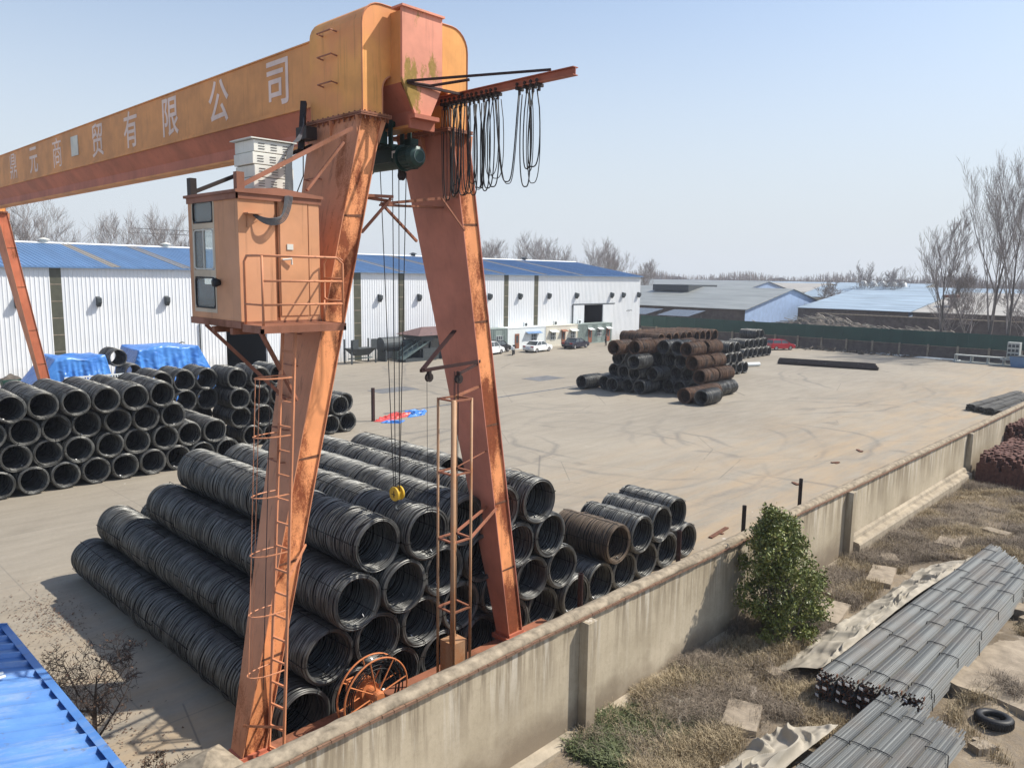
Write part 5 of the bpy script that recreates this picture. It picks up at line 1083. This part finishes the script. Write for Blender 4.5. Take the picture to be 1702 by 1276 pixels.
# ------------------------------------------------------------------ bare trees
def bare_tree(x, y, H, seed, label, group, upright=.72, depth=5, base=.22, name='bare_tree', z=0, lean=(0, 0), nb=(4, 6), mats=('bark', 'twig'), tw=.012, start=.18, spread=1.0):
    r = random.Random(seed); t = thing(name, label, 'tree', (x, y, z), 0, group); T = MB(); Cn = MB()
    def br(p, d, L, rad, lv):
        n = 4 if lv < 2 else 3; pts = [p]; dd = d.copy(); q = p.copy()
        for k in range(n):
            dd = (dd + Vector((r.gauss(0, .05), r.gauss(0, .05), .09 * (1 if lv else 0)))).normalized(); q = q + dd * (L / n); pts.append(q.copy())
        rs = [max(tw * .6, rad * (1 - (.93 if lv == 0 else .8) * k / n)) for k in range(n + 1)]
        (T if lv == 0 else Cn).tube(pts, rs, 7 if lv == 0 else (4 if lv < 3 else 3), cap=False)
        if lv >= depth: return
        k_ = r.randint(*nb) + (5 if lv == 0 else 0)
        for i in range(k_):
            f = (start + (.97 - start) * (i + r.random() * .5) / k_) if lv == 0 else .25 + .72 * (i + r.random() * .6) / k_
            idx = min(n - 1, int(f * n)); pos = pts[idx].lerp(pts[idx + 1], f * n - idx); ax = dd if lv else Vector((0, 0, 1))
            an = r.uniform(0, 2 * PI) if lv else i * 2.4 + r.random(); pd = Vector((math.cos(an), math.sin(an), 0)); pd = (pd - ax * pd.dot(ax)); pd = pd.normalized() if pd.length > .01 else Vector((1, 0, 0))
            nd = (ax * upright + pd * (1 - upright + .25) * spread * r.uniform(.7, 1.2) + Vector((0, 0, .15))).normalized()
            br(pos, nd, L * (r.uniform(.42, .62) if lv else r.uniform(.55, .75) * (1.2 - f * .7)), max(tw, rs[idx] * .5), lv + 1)
    br(Vector((0, 0, -.1)), Vector((lean[0], lean[1], 1)).normalized(), H * .7, base, 0)
    T.build('trunk', MT[mats[0]], t, smooth=True); Cn.build('crown', MT[mats[1]], t, fix=False); return t
MT['darktrunk'] = plain('dark_trunk', (.11, .095, .085), .9)
MT['poplar'] = plain('poplar_twig', (.25, .22, .205), .9, 0, .2, .8)
GR = 'bare trees beyond the green fence'
bare_tree(119, 31.5, 19.5, 1, 'bare poplar behind the fence, standing left of the taller ones', GR, .86, 5, .24, tw=.012, nb=(4, 5), mats=('darktrunk', 'poplar'), start=.14)
bare_tree(118.5, 25.8, 26, 2, 'tallest bare poplar at the right edge behind the green fence', GR, .88, 5, .28, tw=.012, nb=(4, 5), mats=('darktrunk', 'poplar'), start=.14)
bare_tree(120, 27.9, 13.5, 3, 'slanting bare tree between the two poplars', GR, .74, 5, .2, lean=(0, .25), tw=.012, nb=(4, 5), mats=('darktrunk', 'poplar'), start=.14)
bare_tree(117, 23.3, 25, 4, 'bare poplar partly cut by the right edge of the picture', GR, .86, 5, .26, lean=(0, -.05), tw=.012, nb=(4, 5), mats=('darktrunk', 'poplar'), start=.14)
bare_tree(134, 34.5, 9, 5, 'small bushy bare tree low behind the poplars', GR, .55, 4, .14, tw=.02)
bare_tree(128, 24, 11, 6, 'thin bare tree low behind the tallest poplar', GR, .6, 4, .14, tw=.02)
bare_tree(230, 82, 15.5, 7, 'distant bare tree standing left of the white tanks', GR, .66, 4, .22, tw=.03, mats=('bark', 'poplar'), start=.08)
bare_tree(232, 74, 14.5, 8, 'distant bare tree standing over the white tanks', GR, .66, 4, .22, tw=.03, mats=('bark', 'poplar'), start=.08)
bare_tree(210, 84, 10.5, 9, 'round bushy bare tree on the distant shed roofs line', GR, .55, 4, .22, tw=.035, mats=('bark', 'poplar'), start=.06)
GL = 'bare trees behind the blue roof'
for i, (px, H) in enumerate(((34, 19), (38.5, 21), (52, 20), (57, 21), (61.5, 17.5), (27, 20), (88, 16), (138, 18), (143.5, 20.5), (152, 21), (160, 20.5), (171, 18.5), (181, 20), (189, 20), (198, 18.5), (205, 16))):
    bare_tree(px, 140 + (i % 3) * 3, H, 30 + i, 'bare tree behind the blue warehouse roof, %s from left' % (ORD + ['thirteenth', 'fourteenth', 'fifteenth', 'sixteenth'])[i], GL, .74, 4, .20, tw=.017, nb=(5, 7), start=.05, mats=('bark', 'poplar'))
# far tree line
r = random.Random(77); m = MB()
for i in range(5200):
    a = r.random(); d = r.uniform(0, 45); X = 350 + 120 * a * 0; th = R(5 + 76 * a); rad = 430 + d; X = rad * math.cos(th); Y = rad * math.sin(th); h = 10.0 + 2.8 * math.sin(a * 37) ** 2 + r.uniform(-1.6, 2.2); l = r.gauss(0, .5)
    m.tube([(X, Y, 0), (X + l, Y + r.gauss(0, .5), h * .6), (X + l * 1.6, Y, h)], [.3, .22, .05], 3, cap=False)
    for q in range(3): z = h * r.uniform(.35, .85); m.tube([(X + l, Y, z), (X + r.gauss(0, 1.2), Y + r.gauss(0, 1.2), z + r.uniform(.8, 2.4))], [.12, .03], 3, cap=False)
tag(m.build('far_wood', MT['twig'], fix=False), 'hazy belt of bare trees along the horizon', 'wood', kind='stuff')
m = MB()
for i in range(70):
    a = i / 69; th = R(3 + 80 * a); m.tube([(455 * math.cos(th), 455 * math.sin(th), 0), (455 * math.cos(th), 455 * math.sin(th), 10.0)], .01, 3)
m.v = []; m.f = []; m.m = []
N = 200
vs = []
for i in range(N + 1):
    th = R(2 + 82 * i / N); hgt = 9.6 + 1.2 * math.sin(i * .7) + r.uniform(-.8, .8)
    for rad, z in ((478, -.05), (480, hgt), (492, hgt - 1), (496, -.05)): vs.append((rad * math.cos(th), rad * math.sin(th), z))
m.add(vs, [(i * 4 + j, i * 4 + 4 + j, i * 4 + 5 + j, i * 4 + 1 + j) for i in range(N) for j in range(3)])
tag(m.build('far_wood', MT['twig'], fix=False), 'dense farthest wood filling the foot of the horizon tree belt', 'wood', kind='stuff')
# tower crane jib far away behind the warehouse
t = thing('tower_crane', 'faint lattice jib of a distant tower crane behind the bare trees', 'tower crane', (100, 200, 0)); MB().box((-.8, -.8, 0), (.8, .8, 19)).build('mast', MT['greymetal'], t)
m = MB()
for z in (19.0, 20.1): m.beam((-28, 0, z), (10, 0, z), .14, .14)
for k in range(19): m.beam((-28 + 2 * k, 0, 19.0), (-27 + 2 * k, 0, 20.1), .08, .08); m.beam((-27 + 2 * k, 0, 20.1), (-26 + 2 * k, 0, 19.0), .08, .08)
m.build('jib', MT['greymetal'], t)
def offstack(x, y):
    if (x - 19.45) ** 2 + (y - 3.35) ** 2 < .5: return False
    if 12.8 < x < 15.9 and 5.4 < y < 7: return False
    if 18.0 < x < 29.4 and 6 < y < 7.9: return False
    if abs(x - 22.5) < .9 and abs(y - 8.35) < .5: return False
    if abs(x - 15.4) < .6 and abs(y - 7.45) < .4: return False
    if abs(x - 26.6) < .9 and abs(y - 8.2) < .4: return False
    if 11 < x < 18 and y < 5.6: return False
    if 17 < x < 31 and 4.1 < y < 6.7 - .05 * (x - 17): return False
    if 21.7 < x < 24.9 and y < 5.2: return False
    if 42.5 < x < 56 and y < 9.5: return False
    return True
def pn(x, y): return math.sin(x * .9 + 1.3 * math.sin(y * .8)) * math.sin(y * 1.4 + .7 * math.sin(x * .6)) + .5 * math.sin(x * 2.3 + y * 1.7)
# ------------------------------------------------------------------ FOREGROUND: blue roof, shrubs
t = thing('blue_roof_shed_corner', 'bright blue ribbed metal roof of a low shed at the lower left', 'shed', (3.5, 11, 0))
t.name = 'low_shed'
m = MB(); SL = .25
ys = -5.0; pts = []
while ys < 6.35: pts += [(ys, 0), (ys + .32, 0), (ys + .36, .075), (ys + .42, .075), (ys + .46, 0)]; ys += .46
N = len(pts); m.add([(0, y, 2.78 + h) for y, h in pts] + [(-6, y, 2.78 + 6 * SL + h) for y, h in pts], [(i, i + 1, N + i + 1, N + i) for i in range(N - 1)]); ye = pts[-1][0]
def blue_roof_near():
    t_ = NT('near_blue_roof'); co = t_.coord(); n = t_.noise(t_.coord((.4, 3, 1)), 1.6, 8, .7); c = t_.mix(t_.ramp(t_.noise(co, .8, 5), .35, .65), (.06, .18, .46), (.11, .26, .57)); c = t_.mix(t_.ramp(n, .52, .68, 0, .6), c, (.30, .36, .42)); c = t_.mix(t_.ramp(t_.noise(co, 5, 8), .62, .7, 0, .6), c, (.12, .11, .10)); return t_.fin(c, .4, .1, .5)
MT['nearblue'] = blue_roof_near()
m.build('roof_sheet', MT['nearblue'], t, fix=False)
m = MB(); m.box((.005, -5, 2.70), (.07, ye, 2.86)); m.box((-.06, -5, 2.862), (.07, ye, 2.875)); m.beam((.05, ye + .02, 2.8), (-6, ye + .02, 2.8 + 6 * SL), .03, .2); m.build('edge_trim', MT['nearblue'], t)
m = MB(); m.box((-5.9, -4.9, 0), (-.12, ye - .12, 2.70)); m.build('wall', MT['whitewall'], t)
m = MB(); m.tube([(-.9, 4.0, 3.05), (-.55, 4.1, 3.0)], .03, 8); m.tube([(-.9, 3.85, 3.05), (-.55, 3.95, 3.0)], .03, 8); m.build('roof_pipe', MT['whitepanel'], t)
def leafy(t, n, R_, c, hgt, mat, seed, sz=.035, name='leaves', shape=None):
    r = random.Random(seed); m = MB()
    for _ in range(n):
        p = shape(r) if shape else Vector((c[0] + r.gauss(0, R_), c[1] + r.gauss(0, R_), c[2] + r.gauss(0, hgt)))
        a = Vector((r.gauss(0, 1), r.gauss(0, 1), r.gauss(0, 1))).normalized(); b = a.cross(Vector((r.gauss(0, 1), r.gauss(0, 1), r.gauss(0, 1)))).normalized(); s_ = sz * r.uniform(.6, 1.4)
        m.add([p - a * s_, p + b * s_ * .42 + a * s_ * .1, p + a * s_, p - b * s_ * .42 + a * s_ * .1], [(0, 1, 2, 3)])
    return m.build(name, mat, t, fix=False)
t = bare_tree(4.45, 15.6, 3.3, 200, 'leafless crooked shrub with dead leaves beside the blue roof edge', None, .42, 4, .09, 'bare_shrub', nb=(4, 6), mats=('darktwig', 'darktwig'), tw=.006, start=.35, spread=1.3)
cr = [o for o in t.children if o.name.startswith('crown')][0]; vv = [v.co for v in cr.data.vertices]; r = random.Random(6)
def near_twig(r): p = r.choice(vv); return Vector(p) + Vector((r.gauss(0, .03), r.gauss(0, .03), r.gauss(0, .03)))
leafy(t, 700, 0, (0, 0, 0), 0, MT['deadleaf'], 3, .03, 'dead_leaves', near_twig)
t = bare_tree(4.9, 13.6, 1.5, 205, 'low dark twiggy bush on the ground by the blue roof corner', None, .4, 4, .03, 'dead_bush', nb=(4, 5), mats=('darktwig', 'darktwig'), tw=.006, start=.1, spread=1.5)
cr = [o for o in t.children if o.name.startswith('crown')][0]; vv = [v.co for v in cr.data.vertices]; leafy(t, 900, 0, (0, 0, 0), 0, MT['deadleaf'], 4, .028, 'dead_leaves', near_twig)
m = MB(); r = random.Random(12)
for _ in range(1500):
    x, y = (r.gauss(5.9, .5), r.gauss(24.0, 1.3)) if r.random() < .5 else (r.gauss(4.9, .7), r.gauss(16.5, 2.5)); a = r.uniform(0, 6.28); s_ = r.uniform(.02, .07); z = r.uniform(.005, .05)
    m.add([(x, y, z), (x + s_ * math.cos(a), y + s_ * math.sin(a), z + r.uniform(-.004, .03)), (x + s_ * math.cos(a + 1), y + s_ * math.sin(a + 1), z + .01)], [(0, 1, 2)])
tag(m.build('leaf_litter', MT['deadleaf'], fix=False), 'dead leaves scattered on the yard floor near the blue roof', 'leaves', kind='stuff')
# ------------------------------------------------------------------ evergreen bush at the wall
t = thing('evergreen_bush', 'glossy dark green evergreen bush growing against the boundary wall', 'bush', (19.95, 8.65, 0))
m = MB(); r = random.Random(31); tips = []
for i in range(34):
    a = r.uniform(0, 6.28); q = Vector((r.gauss(0, .08), r.gauss(0, .08), 0)); hgt = r.uniform(1.2, 3.7) ; sp = r.uniform(.2, 1.15) * (1.15 - hgt / 5); pts = [q.copy()]
    for k in range(6): f = (k + 1) / 6; pts.append(q + Vector((math.cos(a) * sp * f ** .8, math.sin(a) * sp * f ** .8, hgt * f)) + Vector((r.gauss(0, .04), r.gauss(0, .04), 0)))
    m.tube(pts, [.03, .026, .022, .018, .014, .01, .005], 4); tips.append(pts)
m.build('stems', MT['bark'], t)
cl = []
for i in range(250):
    h = .25 + 3.15 * r.random(); prof_ = max(.05, 1 - ((h - 1.45) / 2.15) ** 2) ** .5 * 1.22; a = r.uniform(0, 6.28); rr = prof_ * (r.random() ** .42) * (1 + .22 * math.sin(2 * a + h * 2.3) + .15 * math.sin(5 * a - h * 3.1)); cl.append(Vector((rr * math.cos(a) - .22 * (h - 1.4) + .12, rr * math.sin(a) * .8 + .1 * (h - 1.4), h)))
for i in range(14): cl.append(Vector((r.gauss(-.62, .14), r.gauss(.25, .12), 3.25 + r.random() * .55)))
for i in range(8): cl.append(Vector((r.gauss(.15, .1), r.gauss(0, .1), 3.2 + r.random() * .3)))
def inbush(r):
    c = r.choice(cl); return c + Vector((r.gauss(0, .10), r.gauss(0, .10), r.gauss(0, .09)))
leafy(t, 21000, 0, 0, 0, MT['leaf'], 32, .055, 'foliage', inbush); leafy(t, 2600, 0, 0, 0, MT['leaf2'], 33, .05, 'pale_leaves', inbush)
# ------------------------------------------------------------------ rebar bundles
for row in range(3):
    for k in range(5):
        ya = 6.45 - .44 * k - .04 * row; yb = 5.78 - .32 * k; top = row == 2; xa = 17.35 + .10 * k + [.15, .05, 0][row]; xb = 30.4 - .45 * k
        lab = ('grey steel bar bundle, long stack, topmost layer, %s from the tarpaulin side' if top else 'bar bundle with rusty tagged ends, long stack, ' + ('middle' if row == 1 else 'bottom') + ' layer, %s from tarpaulin') % ORD[k]
        b = bars('steel_bar_bundle', lab, 'steel bundle', (xa, ya, .12 + .26 * row), (xb, yb, .12 + .26 * row), .42, 7 if top else 6, .036, MT['rebar'], 'steel bar bundles of the long stack', n_ties=6 if top else 3, seed=40 + row * 5 + k, hump=.02 if top else 0, endmat=MT['rust'])
        for q in range(1 + (k + row) % 2):
            tg = bpy.data.objects.new('paper_tag', tagm); COL.objects.link(tg); tg.parent = b; tg.location = (-.12 - .1 * q, .12 - .2 * q, .16 + .08 * q); tg.rotation_euler = (R(20), R(80), R(15 * q)); tg.scale = (1.15, 1.4, 1)
        m = MB(); m.box((.12, -.19, .04), (.2, .19, .26)); o = m.build('rusty_ends', MT['rust'], b); o.rotation_euler = (0, 0, math.atan2(yb - ya, xb - xa))
for k in range(5):
    bars('steel_bar_bundle', 'grey-green steel bar bundle of the nearer stack, %s from the left' % ORD[k], 'steel bundle', (11.2, 5.45 - .40 * k, .42), (17.55 - .13 * k, 5.02 - .35 * k, .50), .42, 9, .036, MT['rebar'], 'steel bar bundles of the nearer stack', n_ties=4, seed=80 + k, hump=.02, endmat=MT['rust'])
for k in range(4):
    bars('steel_bar_bundle', 'steel bar bundle in the lower layer of the nearer stack, %s from left' % ORD[k], 'steel bundle', (11.0, 5.3 - .42 * k, .15), (16.6 - .1 * k, 4.95 - .40 * k, .18), .42, 6, .036, MT['rebar'], 'steel bar bundles of the nearer stack', n_ties=2, seed=90 + k, endmat=MT['rust'])
# slabs, boards, tyre
def slab(x, y, rz, L, W, H, label, mat='slab', z=0, cat='concrete block', name='concrete_slab', seed=1):
    r = random.Random(seed); m = MB(); n = 8
    def f(u, v): return ((u - .5) * L + r.uniform(-.012, .012), (v - .5) * W + r.uniform(-.012, .012), H + r.uniform(-.01, .012))
    m.grid(f, n, 4); t0 = list(m.v)
    ring = [i for i in range(n + 1)] + [(j + 1) * (n + 1) - 1 for j in range(1, 5)] + [4 * (n + 1) + i for i in range(n - 1, -1, -1)] + [j * (n + 1) for j in range(3, 0, -1)]
    b0 = len(m.v); m.v += [(t0[i][0] * 1.0, t0[i][1] * 1.0, -.1) for i in ring]; K = len(ring)
    for i in range(K): m.f.append((ring[i], b0 + i, b0 + (i + 1) % K, ring[(i + 1) % K])); m.m.append(0)
    o = m.build(name, MT[mat]); o.location = (x, y, z); o.rotation_euler = (R(r.uniform(-2, 2)), R(r.uniform(-2, 2)), rz); return tag(o, label, cat)
slab(20.8, 4.25, R(82), 1.0, 1.15, .32, 'thick tan concrete block under the steel bars, above the tyre', seed=2)
slab(20.6, 3.0, R(80), 1.5, .7, .25, 'pale cracked concrete block behind the old tyre', seed=3)
slab(26.8, 4.35, R(80), .75, .6, .3, 'small concrete block at the far right edge of the long stack', seed=4)
slab(26.2, 3.6, R(75), .9, .8, .28, 'larger concrete block cut by the right picture edge', seed=5)
slab(23.3, 3.9, R(5), 3.0, 2.4, .12, 'broad flat tan board lying right of the long bar stack', seed=6, cat='board', name='flat_board')
slab(22.5, 8.35, R(8), 1.7, .9, .22, 'flat weathered slab just right of the evergreen bush', seed=7)
slab(26.6, 8.2, R(12), 1.7, .75, .25, 'cracked slab between the bush and the far tarpaulin end', seed=8)
slab(32.4, 7.6, R(5), 1.8, .8, .22, 'pale slab in the dry grass farther along the wall', seed=9)
slab(15.4, 7.45, R(20), 1.2, .75, .26, 'squarish slab between the two near tarpaulins', seed=10)
slab(30.5, 6.6, R(70), 1.0, .6, .24, 'slab at the far end of the long tarpaulin', seed=11)
t = thing('old_tyre', 'old black tyre lying flat on the dirt at the lower right', 'tyre', (19.45, 3.35, .16)); t.rotation_euler = (R(-3), R(4), 0)
m = MB(); m.lathe([(.21, -.07), (.25, -.115), (.33, -.12), (.385, -.085), (.39, 0), (.385, .085), (.33, .12), (.25, .115), (.21, .07), (.24, 0), (.21, -.07)], n=40); tb = m.build('carcass', MT['black'], t, smooth=True)
m = MB()
for k in range(40): a = 2 * PI * k / 40; m.beam((.392 * math.cos(a), .392 * math.sin(a), -.07), (.392 * math.cos(a + .05), .392 * math.sin(a + .05), .07), .025, .012, up=(math.cos(a), math.sin(a), 0))
m.build('tread', MT['black'], t)
groundtarp([(18.1, 6.74, .62), (18.0, 8.05, .04), (29.0, 7.45, .06), (29.3, 6.05, .75)], MT['tarpbeige'], 'long crumpled beige tarpaulin pulled aside along the long bar stack', 13, .34, 150, fs=1.25)
groundtarp([(12.6, 5.9, .3), (13.4, 7.0, .03), (15.7, 6.8, .03), (16.0, 5.55, .55)], MT['tarpbeige'], 'crumpled beige tarpaulin beside the nearer bar stack, bottom of picture', 14, .42, 90, fs=1.3)
groundtarp([(13.9, 8.1, .05), (14.5, 9.2, .1), (15.5, 8.9, .1), (15.2, 8.2, .05)], MT['tarpbeige'], 'small torn beige cloth lying in the weeds near the wall', 15, .3, 60, fs=1.7)
for i, (x, y, rz, L, W, H, l) in enumerate(((14.0, 6.9+.45, 50, .5, .35, .2, 'small broken block left of the squarish slab'), (16.9, 8.3, 15, .9, .45, .16, 'half-buried slab in weeds below the bush shadow'), (17.9, 7.9, 70, .5, .4, .2, 'chipped block between bush and tarpaulin end'),
        (24.4, 8.9, -8, 1.1, .4, .2, 'narrow slab lying along the plinth'), (28.6, 8.6, 30, .8, .5, .22, 'chipped slab near the tarpaulin far end'), (34.8, 6.6, 80, .9, .5, .24, 'block lying before the stone debris'), (22.0, 2.6, 20, .8, .5, .2, 'low block right of the flat board edge'), (18.2, 3.3, -30, .45, .3, .15, 'small block just left of the old tyre'))):
    slab(x, y, R(rz), L, W, H, l, seed=60 + i)
for i, (x, y, rz, L, l) in enumerate(((16.2, 7.6, 25, 1.5, 'weathered plank in dry grass near the long stack'), (20.9, 7.9, -12, 1.8, 'weathered plank beside the long tarpaulin'), (14.6, 8.6, 60, 1.2, 'weathered plank by the torn cloth'), (30.0, 8.9, 8, 2.2, 'long plank at the foot of the wall plinth'))):
    m = MB(); m.box((-L / 2, -.07, .05), (L / 2, .07, .09)); m.box((-L / 2 + .1, -.075, .0), (-L / 2 + .2, .075, .05)); o = m.build('weathered_plank', MT['plank']); o.location = (x, y, .04); o.rotation_euler = (R(3), R(-2), R(rz)); tag(o, l, 'plank')
m = MB(); r = random.Random(91)
for _ in range(900):
    x = 12 + 30 * r.random() ** 1.3; y = r.uniform(2.4, 9.6)
    if not offstack(x, y): continue
    s_ = r.uniform(.02, .11) if r.random() < .9 else r.uniform(.1, .22); z = max(0, hh(x, y)); m.hexa([(x, y, z), (x + s_, y + s_ * .2, z), (x + s_ * .8, y + s_, z), (x - s_ * .2, y + s_ * .8, z)], [(x + s_ * .1, y + s_ * .1, z + s_ * .5), (x + s_ * .8, y + s_ * .2, z + s_ * .6), (x + s_ * .7, y + s_ * .8, z + s_ * .4), (x, y + s_ * .7, z + s_ * .5)])
tag(m.build('gravel', MT['slab']), 'stones and broken concrete bits scattered over the rough ground', 'stones', kind='stuff')
# ------------------------------------------------------------------ brick stacks
def brickstack(x, y, L, W, H, label, seed):
    t = thing('brick_stack', label, 'brick stack', (x, y, 0), R(-3), 'red brick stacks on the rough ground'); r = random.Random(seed); nL, nW, nH = int(L / .25), int(W / .125), int(H / .065); m = MB()
    hts = {}
    for i in range(nL):
        for j in range(nW):
            e = min(i, nL - 1 - i); hts[i, j] = nH - int(abs(r.gauss(0, 1.6))) - (r.randint(0, 9) if e < 2 else 0) - (2 if j in (0, nW - 1) and r.random() < .4 else 0)
    for i in range(nL):
        for j in range(nW):
            h = hts[i, j]; k0 = max(0, h - 3) if 0 < i < nL - 1 and 0 < j < nW - 1 else 0
            if 0 < i < nL - 1 and 0 < j < nW - 1: k0 = max(0, min([hts[i + a, j + b] for a, b in ((1, 0), (-1, 0), (0, 1), (0, -1))]) - 1)
            for k in range(k0, h):
                dx, dy = r.uniform(-.008, .008), r.uniform(-.006, .006); m.box((i * .25 + dx, j * .125 - nW * .0625 + dy, k * .065), (i * .25 + .24 + dx, j * .125 + .118 - nW * .0625 + dy, k * .065 + .058), r.uniform(-.03, .03) if k > h - 3 else 0)
    m.build('bricks', MT['oldbrick'], t); return t
MT['oldbrick'] = plain('loose_old_brick', (.11, .05, .038), .9, 0, .5, 6)
brickstack(43.0, 7.1, 6.5, 4.6, 1.65, 'nearer dark red brick stack with a ragged top at the right edge', 1)
brickstack(51.0, 7.6, 5.0, 4.6, 1.95, 'farther brick stack rising behind the nearer one beside the wall', 2)
m = MB(); r = random.Random(17)
for _ in range(520):
    x, y = (r.gauss(38, 2.6), r.gauss(7.0, 1.3)) ; s_ = r.uniform(.04, .2); m.box((x, y, 0), (x + s_ * r.uniform(.6, 1.6), y + s_, s_ * r.uniform(.3, .8)), r.uniform(0, 3))
m.v = [(a, min(b, 9.3), c) for a, b, c in m.v]
tag(m.build('stone_debris', MT['slab']), 'grey broken stones spread before the brick stacks', 'stones', kind='stuff')
# ------------------------------------------------------------------ grass
def blades(name, n, region, mat, hmin, hmax, wdt, seed, label, cat, dens=None, flop=.6, clump=14):
    r = np.random.RandomState(seed); out = []
    nc = n // clump; xs_ = region[0] + (region[1] - region[0]) * r.rand(nc * 6) ** 1.35; ys_ = region[2] + (region[3] - region[2]) * r.rand(nc * 6)
    keep = [i for i in range(len(xs_)) if dens(xs_[i], ys_[i], r.rand())][:nc]
    V = []; F = []
    for i in keep:
        for _ in range(clump):
            x = xs_[i] + r.normal(0, .09); y = min(9.75, ys_[i] + r.normal(0, .09)); h = r.uniform(hmin, hmax); a = r.rand() * 6.28; fl = h * flop * r.rand() * 1.5; z = max(0, hh(x, y)) - .02
            mx, my = x + math.cos(a) * fl * .35, y + math.sin(a) * fl * .35; ex, ey = x + math.cos(a) * fl, y + math.sin(a) * fl; px_, py_ = -math.sin(a) * wdt, math.cos(a) * wdt; k = len(V)
            V += [(x - px_, y - py_, z), (x + px_, y + py_, z), (mx + px_ * .7, my + py_ * .7, z + h * .65), (mx - px_ * .7, my - py_ * .7, z + h * .65), (ex, ey, z + h * (1 - .25 * flop))]; F += [(k, k + 1, k + 2, k + 3), (k + 3, k + 2, k + 4)]
    m = MB(); m.v = V; m.f = F; m.m = [0] * len(F); return tag(m.build(name, mat, fix=False), label, cat, kind='stuff')
blades('dry_grass', 130000, (12, 60, 2.2, 9.75), MT['straw'], .10, .42, .006, 1, 'dry straw-coloured grass covering the rough ground along the wall', 'dry grass', lambda x, y, q: offstack(x, y) and not (x < 14.2 and y > 8.1 and q > .12) and q < .22 + 1.1 * pn(x, y) - (.5 if y < 4.2 else 0))
blades('dead_stalks', 80000, (12, 50, 3.0, 9.75), MT['straw2'], .15, .55, .004, 2, 'brown tangled dead stalks standing in the dry grass', 'dead weeds', lambda x, y, q: offstack(x, y) and not (x < 14.2 and y > 8.1 and q > .1) and q < .25 - 1.0 * pn(x, y) + (.25 if y > 8 else -.15), 1.1, 30)
blades('green_weeds', 13000, (11.8, 17.5, 7.9, 9.7), MT['weed'], .07, .26, .014, 3, 'patches of low green weeds at the foot of the wall', 'weeds', lambda x, y, q: y > 7.2 + .28 * (x - 11) * .5 and q < .75 + .6 * pn(x * 1.7, y * 2) and x < 15.0 or (16 < x < 17.5 and y > 8.9), .8, 20)
m = MB(); r = random.Random(55)
for _ in range(60): x, y = r.uniform(12.5, 40), r.uniform(3, 9.6); s_ = r.uniform(.03, .09); m.box((x, y, .04), (x + s_, y + s_ * .7, .04 + s_ * .35), r.uniform(0, 3)) if offstack(x, y) else None
tag(m.build('litter', MT['whitepanel']), 'small white scraps of litter in the dry grass', 'litter', kind='stuff')
# ------------------------------------------------------------------ haze
m = MB().box((-110, -45, -1.1), (650, 650, 30)); hz_ = tag(m.build('haze', []), 'thin pale haze over the whole yard', 'haze', kind='stuff')
hm = bpy.data.materials.new('haze_air'); hm.use_nodes = True; hn = hm.node_tree; hn.nodes.clear(); ho = hn.nodes.new('ShaderNodeOutputMaterial'); pv = hn.nodes.new('ShaderNodeVolumePrincipled')
pv.inputs['Color'].default_value = (.86, .9, 1, 1); pv.inputs['Density'].default_value = .0004; pv.inputs['Anisotropy'].default_value = .2; hn.links.new(pv.outputs[0], ho.inputs['Volume']); hz_.data.materials.append(hm)
